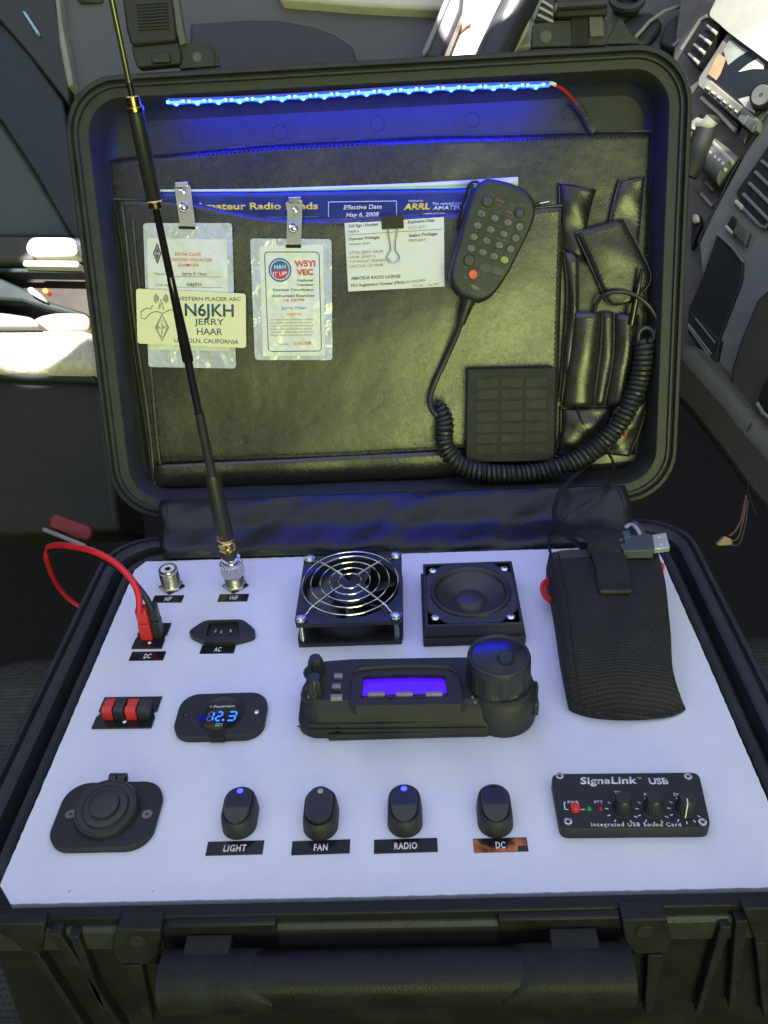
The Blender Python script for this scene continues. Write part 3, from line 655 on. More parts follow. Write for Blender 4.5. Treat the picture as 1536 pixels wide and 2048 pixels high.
def seg7(ch, a, b, z):
    # a, b: lower-left and lower-right photo points of one digit
    A = PP(*a, z); Bq = PP(*b, z); top = PP(a[0] + 2, a[1] - 17, z); W = (Bq.x - A.x); H = top.y - A.y; sh = .12 * W
    on = {'1': 'bc', '2': 'abged', '3': 'abgcd', '8': 'abcdefg', '-': '', '0': 'abcdef'}[ch]
    th_ = .11
    segs = {'a': ((0, 1), (1, 1)), 'g': ((0, .5), (1, .5)), 'd': ((0, 0), (1, 0)), 'f': ((0, .5), (0, 1)), 'b': ((1, .5), (1, 1)), 'e': ((0, 0), (0, .5)), 'c': ((1, 0), (1, .5))}
    for lit in (0, 1):
        bm = B(); n_ = 0
        for k, (p, q) in segs.items():
            if (k in on) != bool(lit): continue
            P = [Vector((A.x + x * W * .8 + y * sh + .08, A.y + y * H, z)) for x, y in (p, q)]; d = (P[1] - P[0]).normalized(); nn_ = Vector((-d.y, d.x, 0)) * th_ / 2
            P[0] += d * .06; P[1] -= d * .06
            loft(bm, [[tuple(r_ + Vector((0, 0, zz))) for r_ in (P[0] - nn_, P[1] - nn_, P[1] + nn_, P[0] + nn_)] for zz in (0, .015)]); n_ += 1
        if n_ and (lit or ch in '1'): part('digit', bm, M_seg if lit else M_segoff, t, smooth=0)
        else: bm.free()
seg7('1', (411, 1442), (424, 1441.5), .625); seg7('2', (428, 1441.5), (441, 1441), .625); seg7('3', (451, 1441), (470, 1440), .625)
p = PP(446, 1440, .625); part('decimal_point', prism(B(), circ(p.x, p.y, .09, 10), .625, .64), M_seg, t, smooth=0)

# ---- capped round socket
cc, u, v, w, h = fit_rect(((150, 1572), (312, 1570), (290, 1695), (110, 1697)))
t = T('round_socket', 'black round power socket closed by a hinged rubber cap on a flange', 'socket', (cc.x, cc.y, 0))
cx, cy = PP(214, 1628, .4).x, PP(214, 1628, .4).y
hw = 3.3; hh = 2.55
bm = B(); loft(bm, [[(cx + x, cy + y, z) for x, y in rr(-hw + i, hw - i, -hh + i, hh - i, 1.55 - i, 8)] for z, i in ((0, 0), (.38, 0), (.46, .07))]); part('flange', bm, M_blkm, t)
bm = B(); M = Matrix.Translation((cx + .05, cy + .1, .46)) @ Matrix.Rotation(math.radians(9), 4, 'X')
lathe(bm, [(2.0, -.1), (2.05, .3), (1.95, .55), (1.85, .55), (1.8, .50), (1.5, .50), (1.45, .72), (1.3, .78), (.98, .76), (.95, .98), (.8, 1.03), (.4, 1.05)], (0, 0, .1), 56, M); cap = part('cap', bm, M_blk, t)
for s_ in (-1, 1):
    a = PP(234 + s_ * 9, 1575, .5); bm = B(); box(bm, (a.x, a.y + .15, .85), (.5, .9, .35)); tube(bm, [(a.x - .25, a.y + .5, .75), (a.x + .25, a.y + .5, .75)], .38, 12); part('hinge', bm, M_blk, cap)
for px, py in ((141, 1628), (294, 1628)):
    p = PP(px, py, .46); bm = B(); lathe(bm, [(.34, .455), (.34, .47), (.30, .475), (.16, .462), (.1, .462)], (p.x, p.y, 0), 20); o_ = part('screw', bm, mat('screw_dull', (.22, .22, .21), .3, .8), t); part('cross_slot', cross(B(), (p.x, p.y, .47), .18, 0, .5), M_void, o_)

# ---- four rocker switches
M_led = mat('switch_lamp_lit', (.02, .04, .8), .3, emit=(.02, .03, 1.0), estr=6, var=0)
M_ledoff = mat('switch_lamp_off', (.35, .36, .38), .15, var=.3)
def switch(px, py, tilt, lamp, label):
    cx = cy = 0; t = T('rocker_switch', label, 'switch', (0, 0, 0), group='rocker switches along the front of the panel')
    W_, H_ = 1.0, 1.52
    bm = B(); loft(bm, [[(x, y, z) for x, y in rr(-W_ - i, W_ + i, -H_ - i, H_ + i, .98 + i, 8)] for z, i in ((0, .10), (.7, .06), (1.12, 0), (1.22, -.06), (1.22, -.16), (1.05, -.18))]); h_ = part('housing', bm, M_blkm, t)
    R_ = Matrix.Translation((0, 0, 1.2)) @ Matrix.Rotation(math.radians(tilt), 4, 'X')
    w2, h2 = .80, 1.30
    loops = []
    for k in range(25):
        y = -h2 + 2 * h2 * k / 24; e = max(0, abs(y) - (h2 - w2)); ww = math.sqrt(max(.004, w2 * w2 - e * e)) if e < w2 else .06
        zt = .34 if (tilt == 0 or y > -.42) else .34 - (-.42 - y) * .62
        loops.append([R_ @ Vector((x * ww, y, z)) for x, z in ((-1, -.45), (1, -.45), (1, zt - .10), (.93, zt), (-.93, zt), (-1, zt - .10))])
    rk = part('rocker', loft(B(), loops), M_blk, t, smooth=30)
    R2 = R_ @ Matrix.Translation((0, .92, .33))
    bm = B(); lathe(bm, [(.2, -.02), (.19, .05), (.1, .09)], (0, 0, 0), 16, R2); part('lamp', bm, lamp, rk)
    p = PP(px, py, 0); t.location = Vector((p.x, p.y, 0)) * S; BASE[t.name] = Vector((p.x, p.y, 0))
    return t
switch(482, 1636, -7, M_led, 'rocker switch with a blue lit lamp behind the LIGHT label, pressed down')
switch(643, 1638, 0, M_ledoff, 'rocker switch with a clear unlit lamp behind the FAN label, pressed flat')
switch(810, 1632, -7, M_led, 'rocker switch with a blue lit lamp behind the RADIO label')
switch(989, 1632, -7, M_blkg, 'rocker switch with a dark lamp behind the coppery DC label')

# ---- sound card box front
q = [PP(1102, 1546, .9), PP(1398, 1543, .9), PP(1423, 1655, .9), PP(1122, 1658, .9)]
ctr = sum(q, Vector()) / 4; t = T('sound_card', 'black USB sound card front plate with three knobs and a red button', 'sound card', (ctr.x, ctr.y, 0))
P = roundpoly([(p.x, p.y) for p in q][::-1], .55)
part('faceplate', loft(B(), [[(x, y, z) for x, y in P] for z in (0, .80)] + [[(x, y, .86) for x, y in inset2(P, .06)]]), M_blkm, t)
Z = .86
for px, py in ((1119, 1553), (1376, 1554), (1136, 1644), (1405, 1645)):
    p = PP(px, py, Z); s_ = part('screw', lathe(B(), [(.27, Z), (.25, Z + .08), (.17, Z + .09), (.14, Z + .05)], (p.x, p.y, 0), 20), M_chrome, t); part('hex_recess', prism(B(), circ(p.x, p.y, .12, 6), Z + .05, Z + .06), M_blkg, s_)
ptext('SignaLink', (1161, 1568), (1275, 1567), 13.5, Z + .002, M_white, t, bold=.03, shear=.12, space=1.06)
ptext('USB', (1299, 1568), (1338, 1568), 12, Z + .002, M_white, t, bold=.035)
ptext('TM', (1276, 1558), (1283, 1558), 3, Z + .002, M_white, t)
ptext('Integrated USB Sound Card', (1183, 1652.5), (1363, 1652.5), 7.5, Z + .002, M_white, t, bold=.012, space=1.25)
ptext('PWR', (1136, 1607), (1158, 1607), 5.5, Z + .002, M_white, t, bold=.01)
ptext('PTT', (1189, 1607), (1206, 1607), 5.5, Z + .002, M_white, t, bold=.01)
ptext('RX', (1289, 1592), (1303, 1592), 6, Z + .002, M_white, t, bold=.01)
ptext('DLY', (1348, 1592), (1370, 1592), 6, Z + .002, M_white, t, bold=.01)
ptext('TX', (1229, 1588), (1243, 1588), 6, Z + .002, M_white, t, bold=.01)
def bar2(p, q_, z, wd): 
    a, b = PP(*p, z), PP(*q_, z); d = (b - a).normalized(); n_ = Vector((-d.y, d.x, 0)) * wd / 2; bm = B(); loft(bm, [[tuple(r_ + Vector((0, 0, zz))) for r_ in (a - n_, b - n_, b + n_, a + n_)] for zz in (0, .006)]); return bm
for a, b in (((1128, 1605), (1130, 1619)), ((1127, 1605), (1132, 1605)), ((1130, 1619), (1137, 1619)), ((1161, 1619), (1170, 1619))): part('printed_line', bar2(a, b, Z + .002, .06), M_white, t, smooth=0)
p = PP(1150, 1618, Z); part('button', lathe(B(), [(.30, Z), (.30, Z + .26), (.25, Z + .33)], (p.x, p.y, 0), 24), M_red, t)
for px, col, nm in ((1178, (.02, .25, .07), 'green'), (1201, (.30, .01, .02), 'red')):
    p = PP(px, 1618, Z); part('indicator_lamp', lathe(B(), [(.17, Z), (.16, Z + .08), (.08, Z + .15)], (p.x, p.y, 0), 16), mat('lamp_' + nm, col, .12), t)
for i, (px, py, ang) in enumerate(((1243, 1622, 150), (1304, 1622, 150), (1368, 1621, -100))):
    p = PP(px, py, Z); bm = B(); n = 40; loops = []
    for z, r, kd in ((Z, .66, 0), (Z + .1, .66, 0), (Z + .12, .60, .04), (Z + .85, .52, .04), (Z + 1.2, .49, .02), (Z + 1.27, .43, 0)):
        loops.append([(p.x + (r - (kd if k % 2 else 0)) * math.cos(2 * math.pi * k / n), p.y + (r - (kd if k % 2 else 0)) * math.sin(2 * math.pi * k / n), z) for k in range(n)])
    kb = part('knob', loft(bm, loops), M_blk, t)
    if i == 2:
        a = math.radians(ang); d = Vector((math.cos(a), math.sin(a), 0)); bm = B()
        tube(bm, [p + d * .64 + Vector((0, 0, .14)), p + d * .54 + Vector((0, 0, .85)), p + d * .50 + Vector((0, 0, 1.24)), p + d * .15 + Vector((0, 0, 1.28))], .04, 6); part('pointer', bm, M_white, kb)
    for k in range(9):
        a = math.radians(215 - k * 0 + 0) ; a = math.radians(-225 + 0) if False else math.radians(-50 - k * 32.5 + 20 + 0)
        d = Vector((math.cos(a), math.sin(a), 0)); a_, b_ = p + d * .78, p + d * .98; n_ = Vector((-d.y, d.x, 0)) * .03
        bm = B(); loft(bm, [[tuple(r_ + Vector((0, 0, zz))) for r_ in (a_ - n_, b_ - n_, b_ + n_, a_ + n_)] for zz in (.002, .008)]); part('scale_tick', bm, M_white, t, smooth=0)
# ---- fan
q = [PP(592, 1292), PP(803, 1287)]
x0, x1 = PP(588, 1246, 2.5).x, PP(804, 1243, 2.5).x
fx = (x0 + x1) / 2; fw = (x1 - x0) / 2; fy0 = PP(697, 1292, 0).y; FH = 2.45; fy1 = fy0 + 2 * fw; fy = fy0 + fw
def yz(py, z): return PP(697, py, z).y
FH = 2.4
for _ in range(30):                         # height at which the front edge meets its place in the photograph
    if PP(697, 1247, FH).y > fy0: FH += .03
    else: break
fb = PP(697, 1110, FH).y; fd = (fb - fy0) / 2; fy = fy0 + fd
fan = T('cooling_fan', 'square black cooling fan under a chrome wire guard', 'fan', (fx, fy, 0))
def frame_plate(z0, z1, rad=None):
    bm = B(); n = 64
    def sq(k):
        a = 2 * math.pi * (k + .5) / n; c_, s_ = math.cos(a), math.sin(a); m = max(abs(c_) / fw, abs(s_) / fd); return (fx + c_ / m, fy + s_ / m)
    O = [sq(k) for k in range(n)]; rI = min(fw, fd) * .94
    I = [(fx + rI * math.cos(2 * math.pi * (k + .5) / n), fy + rI * math.sin(2 * math.pi * (k + .5) / n)) for k in range(n)]
    loft(bm, [[(x, y, z0) for x, y in I], [(x, y, z0) for x, y in O], [(x, y, z1) for x, y in O], [(x, y, z1) for x, y in I], [(x, y, z0) for x, y in I]], False, False)
    bmesh.ops.remove_doubles(bm, verts=bm.verts, dist=1e-4); return bm
part('frame_plate', frame_plate(FH - .36, FH), M_blk, fan); part('frame_plate', frame_plate(0, .36), M_blk, fan)
rI = min(fw, fd) * .94
bm = B(); n = 64
loft(bm, [[(fx + r * math.cos(2 * math.pi * k / n), fy + r * math.sin(2 * math.pi * k / n), z) for k in range(n)] for r, z in ((rI * 1.03, .3), (rI * 1.03, FH - .3), (rI, FH - .3), (rI, .05))], False, False); part('duct', bm, M_blkm, fan)
bm = B(); lathe(bm, [(rI, .04), (rI * .99, .05)], (fx, fy, 0), 64); part('duct_floor', bm, M_void, fan)
bm = B(); lathe(bm, [(1.55, .1), (1.55, FH - .5), (1.45, FH - .4)], (fx, fy, 0), 40); part('hub', bm, M_blk, fan)
for k in range(7):
    a0 = 2 * math.pi * k / 7; g_ = []
    bm = B(); vs = []
    for i in range(6):
        row = []
        for j in range(6):
            r = 1.5 + (rI - 1.65) * i / 5; a = a0 + (j / 5) * .62 + i * .05; row.append(bm.verts.new((fx + r * math.cos(a), fy + r * math.sin(a), FH - .55 - j / 5 * 1.1)))
        vs.append(row)
    for i in range(5):
        for j in range(5): bm.faces.new((vs[i][j], vs[i + 1][j], vs[i + 1][j + 1], vs[i][j + 1]))
    part('blade', bm, mat('blade_plastic', (.05, .052, .055), .35), fan, solid=.08)
for sx in (-1, 1):
    for sy in (-1, 1):
        cx, cy = fx + sx * (fw - .48), fy + sy * (fd - .48)
        part('bolt', lathe(B(), [(.22, .3)] + threads(.22, .35, FH - .36, .12, .025), (cx, cy, 0), 16), M_zinc, fan)
        bm = B(); lathe(bm, [(.44, FH), (.44, FH + .12), (.36, FH + .3), (.16, FH + .38)], (cx, cy, 0), 24); hd_ = part('bolt_head', bm, M_zinc, fan)
        part('cross_slot', cross(B(), (cx, cy, FH + .355), .2, 0, .6 + sx), M_blkm, hd_)
guard = bpy.data.objects.new('x', None); bpy.data.objects.remove(guard)
gz = FH + .62
bm = B(); tube(bm, [(fx + 3.92 * math.cos(t_), fy + 3.92 * math.sin(t_) * fd / fw, gz - .1) for t_ in [2 * math.pi * k / 80 for k in range(80)]], .066, 8, closed=True); gd = part('wire_guard', bm, M_chrome, fan)
for r in (3.2, 2.42, 1.66, .92):
    bm = B(); tube(bm, [(fx + r * math.cos(t_), fy + r * math.sin(t_) * fd / fw, gz) for t_ in [2 * math.pi * k / 64 for k in range(64)]], .062, 8, closed=True); part('guard_ring', bm, M_chrome, gd)
for sx in (-1, 1):
    for sy in (-1, 1):
        cx, cy = fx + sx * (fw - .48), fy + sy * (fd - .48)
        P = [Vector((cx, cy, FH + .2)), Vector((fx + sx * 3.25, fy + sy * 3.2 * fd / fw, FH + .18)), Vector((fx + sx * 2.85, fy + sy * 2.85 * fd / fw, gz - .1)), Vector((fx + sx * 1.4, fy + sy * 1.4 * fd / fw, gz + .1)), Vector((fx + sx * .62, fy + sy * .62 * fd / fw, gz + .1))]
        bm = B(); tube(bm, cat(P, 4), .08, 8); part('guard_arm', bm, M_chrome, gd)
        bm = B(); tube(bm, [(cx + .42 * math.cos(t_), cy + .42 * math.sin(t_), FH + .12) for t_ in [2 * math.pi * k / 20 for k in range(20)]], .09, 6, closed=True); part('guard_eyelet', bm, M_chrome, gd)

# ---- loudspeaker
SH = 1.9
A_ = [PP(*p, SH) for p in ((845, 1128), (1026, 1122), (1046, 1247), (848, 1252))]
ctr = sum(A_, Vector()) / 4; sp = T('loudspeaker', 'square black loudspeaker with a round cone and four bright screws', 'loudspeaker', (ctr.x, ctr.y, 0))
P = [(p.x, p.y) for p in A_][::-1]
x0, x1 = min(p[0] for p in P) , max(p[0] for p in P); y0, y1 = min(p[1] for p in P), max(p[1] for p in P)
cxs, cys = (x0 + x1) / 2, (y0 + y1) / 2; sw = (x1 - x0) / 2 - .1; sh_ = (y1 - y0) / 2
def sqr(i, z, r=.12): return [(cxs + x, cys + y, z) for x, y in rr(-sw - i, sw + i, -sh_ - i, sh_ + i, r, 2)]
part('base_flange', loft(B(), [sqr(.22, 0), sqr(.22, .75)]), M_blkm, sp, bevel=.06)
part('cabinet', loft(B(), [sqr(0, .75), sqr(0, SH), sqr(-.22, SH + .02), sqr(-.25, SH - .10)], True, False), M_blk, sp, bevel=.03)
P8 = []
fw_, fh_ = sw - .24, sh_ - .24
n = 96; k_ = []
cen_r = min(sw, sh_) * .84
def oct8(k):
    a = 2 * math.pi * (k + .5) / n; c_, s_ = math.cos(a), math.sin(a); m = max(abs(c_) / fw_, abs(s_) / fh_, (abs(c_) + abs(s_)) / (fw_ + fh_ - 1.5)); return (cxs + c_ / m, cys + s_ / m)
O = [oct8(k) for k in range(n)]; rc = min(fw_, fh_) * .93
def ci(r): return [(cxs + r * math.cos(2 * math.pi * (k + .5) / n), cys + r * math.sin(2 * math.pi * (k + .5) / n)) for k in range(n)]
Z = SH
part('front_plate', loft(B(), [[(x, y, Z - .12) for x, y in O], [(x, y, Z + .04) for x, y in O], [(x, y, Z + .04) for x, y in ci(rc)]], False, False), mat('speaker_plate', (.035, .035, .042), .55, bump=.2), sp)
part('surround', loft(B(), [[(x, y, z) for x, y in ci(r)] for r, z in ((rc, Z + .04), (rc * .975, Z + .2), (rc * .93, Z + .27), (rc * .88, Z + .2), (rc * .85, Z + .05), (rc * .82, Z - .05))], False, False), M_rubber, sp)
part('cone', loft(B(), [[(x, y, z) for x, y in ci(r)] for r, z in ((rc * .82, Z - .05), (rc * .6, Z - .5), (rc * .40, Z - .85))], False, False), mat('speaker_cone', (.035, .036, .04), .42), sp)
part('dust_cap', loft(B(), [[(x, y, z) for x, y in ci(r)] for r, z in ((rc * .41, Z - .84), (rc * .36, Z - .64), (rc * .24, Z - .5), (rc * .1, Z - .44), (.02, Z - .43))], False, True), mat('dust_cap', (.035, .036, .04), .35), sp)
for px, py in ((866, 1142), (1009, 1138), (871, 1236), (1022, 1234)):
    p = PP(px, py, Z); bm = B(); screw(bm, (p.x, p.y, Z), .36, .2, n=20); s_ = part('screw', bm, M_zinc, sp); part('cross_slot', cross(B(), (p.x, p.y, Z + .185), .22, 0, .7), M_blkm, s_)

# ---- radio control head
RZ = 2.9
def rp(pts, z): return [(PP(x, y, z).x, PP(x, y, z).y) for x, y in pts]
rad = T('radio_head', 'black transceiver control head with violet screen and one large dial', 'radio', (PP(800, 1400).x, PP(800, 1400).y, 0))
bot = [(-6.55, 12.75), (-5.6, 12.05), (6.7, 11.75), (6.9, 12.4), (6.9, 17.2), (-3, 17.5), (-6.1, 17.3), (-6.6, 16.2)]
top = [(-6.1, 13.0), (-5.3, 12.35), (6.7, 12.05), (6.7, 12.6), (6.7, 17.0), (-3, 17.2), (-5.6, 17.0), (-6.0, 16.1)]
def zr(P, z): return [(x, y, z) for x, y in roundpoly(P, .5)]
part('housing', loft(B(), [zr(bot, .0), zr(bot, .9), zr(top, 1.35), zr([(x * .99, y + .12 if y < 14 else y - .1) for x, y in top], 2.3), zr([(x * .975, y + .65 if y < 14 else y - .2) for x, y in top], 2.75)]), M_blkm, rad, bevel=.05)
bm = B(); box(bm, (.9, 12.0, .28), (10.6, .5, .56)); part('foot_strip', bm, M_blkm, rad, bevel=.08)
bm = B(); box(bm, (.35, 12.18, 1.22), (12.2, .3, .12)); part('trim_line', bm, M_edge if False else M_casepale, rad, bevel=.05)
p = YP(676, 1461, 12.0); bm = B(); M = Matrix.Translation((p.x, 11.98, p.z)) @ Matrix.Rotation(math.pi / 2, 4, 'X'); lathe(bm, [(.26, -.1), (.26, .08), (.16, .09), (.14, .0)], (0, 0, 0), 20, M); jk = part('jack', bm, M_blkg, rad)
# screen bezel, raised hood arched at the back
def zq(pts, z): return [tuple(PP(x, y, z)) for x, y in pts]
BZ = 3.3
outer = [(706, 1342), (712, 1336), (760, 1331), (830, 1330), (905, 1332), (914, 1338), (928, 1402), (920, 1408), (712, 1412), (700, 1404)]
hole = [(726, 1352), (732, 1350), (770, 1348), (830, 1347), (884, 1348), (890, 1352), (896, 1390), (890, 1396), (728, 1399), (722, 1394)]
Oo = [Vector(p) for p in zq(outer, BZ)]; Hh = [Vector(p) for p in zq(hole, BZ)]
part('screen_bezel', loft(B(), [[(p.x * 1.01, p.y - (.12 if p.y < 15 else -.05), 2.5) for p in Oo], [(p.x, p.y, BZ) for p in Oo], [tuple(p) for p in Hh], [(p.x, p.y - (.0), BZ - .5) for p in Hh]], True, False), M_blkm, rad, bevel=.04)
M_scr = mat('violet_screen', (.04, .01, .3), .25, emit=(.062, .002, .66), estr=1.0, var=.25, vscale=20)
scr = [(p.x, p.y, BZ - .46) for p in Hh]; bm = B(); v_ = [bm.verts.new(p) for p in scr]; bm.faces.new(v_); sc_ = part('screen_surround', bm, M_blkg, rad, smooth=0)
L_ = [Vector(p) for p in zq(((725, 1356), (892, 1354), (894, 1387), (724, 1392)), BZ - .44)]
bm = B(); loft(bm, [[tuple(p) for p in L_[::-1]], [tuple(p + Vector((0, 0, .02))) for p in L_[::-1]]]); part('screen', bm, M_scr, rad, smooth=0)
M_btn = mat('clear_button', (.25, .22, .24), .3, var=.1)
for px in (753, 809, 868):
    a, b = PP(px - 17, 1389, BZ), PP(px + 17, 1388, BZ); bm = B(); box(bm, ((a.x + b.x) / 2, a.y, BZ - .05), (b.x - a.x, .3, .35)); part('soft_button', bm, M_btn, rad, bevel=.06)
for px in (781, 838):
    a = PP(px, 1391, BZ); bm = B(); box(bm, (a.x, a.y - .05, BZ - .1), (.22, .3, .3)); part('divider', bm, M_blk, rad, bevel=.04)
for (px, py, w_) in ((677, 1352, 18), (673, 1373, 18), (673, 1394, 24)):
    a, b = PP(px - w_ / 2, py, 2.9), PP(px + w_ / 2, py, 2.9); bm = B(); box(bm, (PP(px, py, 2.9).x, PP(px, py, 2.9).y, 2.85), (b.x - a.x, .38, .35)); part('side_button', bm, M_btn, rad, bevel=.06)
for s_, py in (('HOME', 1347), ('CLAR', 1367), ('FUNC', 1382)):
    ptext(s_, (664, py), (684, py), 4, 2.86, M_ink, rad, bold=.01)
def tk(px, py, z, r, h, name, rings=12, m=M_blk):
    p = PP(px, py, z + h); loops = []; n = 48
    for zz, q_, kd in ((0, 1.15, 0), (.18, 1.15, 0), (.2, 1.0, .13), (.75, .90, .13), (.9, .80, .06), (1.0, .66, 0)):
        loops.append([(p.x + r * (q_ - (kd if (k // 3) % 2 else 0)) * math.cos(2 * math.pi * k / n), p.y + r * (q_ - (kd if (k // 3) % 2 else 0)) * math.sin(2 * math.pi * k / n), z + h * zz) for k in range(n)])
    o = part(name, loft(B(), loops), m, rad); return o, p
tk(630, 1315, 2.2, .62, 1.9, 'knob'); tk(627, 1354, 2.2, .66, 1.9, 'knob')
tk(630, 1335, 2.4, .78, .5, 'knob_ring'); tk(627, 1378, 2.4, .82, .5, 'knob_ring')
part('seam', tube(B(), [(-6.55, 12.35, .95), (-5.6, 11.98, .95), (6.5, 11.72, .95)], .05, 5), M_void, rad)
for px in (703, 926): a_ = PP(px, 1395, 2.95); part('bezel_rib', box(B(), (a_.x, a_.y + .6, 2.85), (.12, 1.9, .5)), M_blkm, rad, bevel=.04)
part('bezel_hood', tube(B(), cat([(PP(x, y, BZ + .12).x, PP(x, y, BZ + .12).y, BZ + .08) for x, y in ((709, 1346), (722, 1337), (765, 1333), (830, 1331), (895, 1334), (912, 1345))], 5), .16, 8), M_blkm, rad)
for px, py in ((945, 1392), (950, 1402)): a_ = PP(px, py, 2.9); part('dimple', lathe(B(), [(.1, 2.76), (.09, 2.84)], (a_.x, a_.y, 0), 12), M_btn, rad)
# dial
KZ0, KZ = 3.0, 5.35
kc = PP(998, 1308, KZ); kr = (PP(1061, 1308, KZ).x - PP(935, 1308, KZ).x) / 2
bm = B(); loft(bm, [[(kc.x + .25 + r * math.cos(a), kc.y - .25 + r * math.sin(a), z) for a in [2 * math.pi * k / 56 for k in range(56)]] for r, z in ((2.35, 0), (2.4, .3), (2.4, 2.3), (2.3, 2.55), (2.1, 2.8), (2.1, KZ0 + .1))]); part('dial_base', bm, M_blkm, rad)
for a in (-25, 12):
    a = math.radians(a); bm = B(); box(bm, (kc.x + .25 + 2.42 * math.cos(a), kc.y - .25 + 2.42 * math.sin(a), 1.6), (.4, .7, 1.2)); part('side_key', bm, M_blk, rad, bevel=.1)
n = 120; loops = []
for z, r, kd in ((KZ0, kr * 1.03, 0), (KZ0 + .15, kr * 1.05, 0), (KZ0 + .3, kr * 1.05, .045), (KZ0 + 1.55, kr * 1.04, .045), (KZ0 + 1.7, kr * 1.03, 0), (KZ - .25, kr * 1.02, 0), (KZ - .05, kr * .99, 0), (KZ, kr * .95, 0), (KZ - .02, kr * .9, 0), (KZ - .12, kr * .86, 0)):
    loops.append([(kc.x + (r - (kd * 2.2 if (k // 5) % 2 else 0)) * math.cos(2 * math.pi * k / n), kc.y + (r - (kd * 2.2 if (k // 5) % 2 else 0)) * math.sin(2 * math.pi * k / n), z) for k in range(n)])
dl = part('dial', loft(B(), loops), M_rubber, rad)
part('dial_face', lathe(B(), [(kr * .86, KZ - .12), (kr * .6, KZ - .07), (kr * .2, KZ - .05)], (kc.x, kc.y, 0), 56), mat('dial_face', (.02, .024, .03), .16), dl)
p = PP(1012, 1316, KZ); bm = B(); loft(bm, [[(p.x + r * math.cos(a), p.y + r * math.sin(a), z) for a in [2 * math.pi * k / 28 for k in range(28)]] for r, z in ((.62, KZ - .08), (.62, KZ - .0), (.56, KZ + .02), (.42, KZ - .06), (.2, KZ - .09))]); part('finger_dimple', bm, M_blkg, dl)

# ---- nylon pouch with its flap
def pz(px, py, z): return PP(px, py, z)
TL, TR, BR, BL = pz(1098, 1108, 3.6), pz(1318, 1106, 3.4), pz(1378, 1404, 1.3), pz(1140, 1392, 1.9)
pe_l = resample(cat([pz(1098, 1108, 3.6), pz(1112, 1180, 3.5), pz(1126, 1250, 3.2), pz(1138, 1320, 2.7), pz(1146, 1392, 1.9)], 8), 36)
pe_r = resample(cat([pz(1316, 1106, 3.4), pz(1328, 1170, 3.3), pz(1338, 1240, 2.9), pz(1346, 1310, 2.3), pz(1356, 1362, 1.8), pz(1376, 1404, 1.2)], 8), 36)
bm = B(); nu, nv = 26, 36; g = []
for j in range(nv + 1):
    row = []; tv = j / nv
    l, r = pe_l[min(nv, j)], pe_r[min(nv, j)]
    for i in range(nu + 1):
        s_ = i / nu; p = l.lerp(r, s_); bul = math.sin(math.pi * s_) ** .5 * .7 * math.sin(math.pi * min(1, tv * .9 + .12)) ** .6
        p = p + Vector((0, 0, bul + .10 * math.sin(s_ * 7 + tv * 5)))
        if tv > .86: p.z -= ((tv - .86) / .14) ** 2 * .9
        p.x += .12 * math.sin(tv * 6.0)
        p.y += .55 * (2 * abs(s_ - .5)) ** 5 * tv ** 8 - .45 * math.sin(math.pi * s_) * tv ** 5
        p.z += .06 * math.sin(s_ * 13 + tv * 9) * math.sin(math.pi * s_)
        row.append(p)
    g.append(row)
vt = [[bm.verts.new(p) for p in r] for r in g]
def down(p, k): return Vector((p.x + k[0], p.y + k[1], .05))
for j in range(nv):
    for i in range(nu): bm.faces.new((vt[j][i], vt[j + 1][i], vt[j + 1][i + 1], vt[j][i + 1]))
edge = [vt[j][0] for j in range(nv + 1)] + [vt[nv][i] for i in range(1, nu + 1)] + [vt[j][nu] for j in range(nv - 1, -1, -1)] + [vt[0][i] for i in range(nu - 1, 0, -1)]
cc = (TL + TR + BR + BL) / 4; l2, l3 = [], []
for v in edge:
    d = v.co - cc; d.z = 0; d.normalize(); l2.append(bm.verts.new(Vector((v.co.x + d.x * .3, v.co.y + d.y * .2, v.co.z * .55)))); l3.append(bm.verts.new(Vector((v.co.x + d.x * .12, v.co.y + d.y * .1, .04))))
m_ = len(edge)
for a, b in ((edge, l2), (l2, l3)):
    for k in range(m_): bm.faces.new((a[k], b[k], b[(k + 1) % m_], a[(k + 1) % m_]))
pouch = T('nylon_pouch', 'black woven nylon belt pouch lying on the right of the panel', 'pouch', (cc.x, cc.y, 0))
part('pouch_body', bm, M_pouch, pouch, smooth=60)
def overlay(s0, s1, t0, t1, h, m, name, sub=None, n=14, mm=10, thick=.14, extra=None):
    bm = B(); 
    def at(s_, t_):
        i = s_ * nu; j = t_ * nv; i0 = min(nu - 1, int(max(0, i))); j0 = min(nv - 1, int(max(0, j))); a = i - i0; b = j - j0
        return (g[j0][i0] * (1 - a) + g[j0][i0 + 1] * a) * (1 - b) + (g[j0 + 1][i0] * (1 - a) + g[j0 + 1][i0 + 1] * a) * b
    vv = [[bm.verts.new(at(s0 + (s1 - s0) * i / mm, t0 + (t1 - t0) * j / n) + Vector((0, 0, h + (extra(i / mm, j / n) if extra else 0)))) for i in range(mm + 1)] for j in range(n + 1)]
    for j in range(n):
        for i in range(mm): bm.faces.new((vv[j][i], vv[j + 1][i], vv[j + 1][i + 1], vv[j][i + 1]))
    return part(name, bm, m, sub or pouch, solid=thick)
overlay(0.02, .98, 0.0, .075, .04, M_binding, 'binding', thick=.1)
fl2 = overlay(.36, .66, .0, .40, .30, M_pouch, 'pouch_flap', thick=.28, extra=lambda s_, t_: .25 * math.sin(math.pi * min(1, t_ * 1.2)))
overlay(.37, .65, .385, .405, .34, M_binding, 'flap_hem', fl2, n=3, thick=.2)
overlay(.38, .64, .08, .09, .48, M_stitch, 'flap_seam', fl2, n=2, thick=.05)
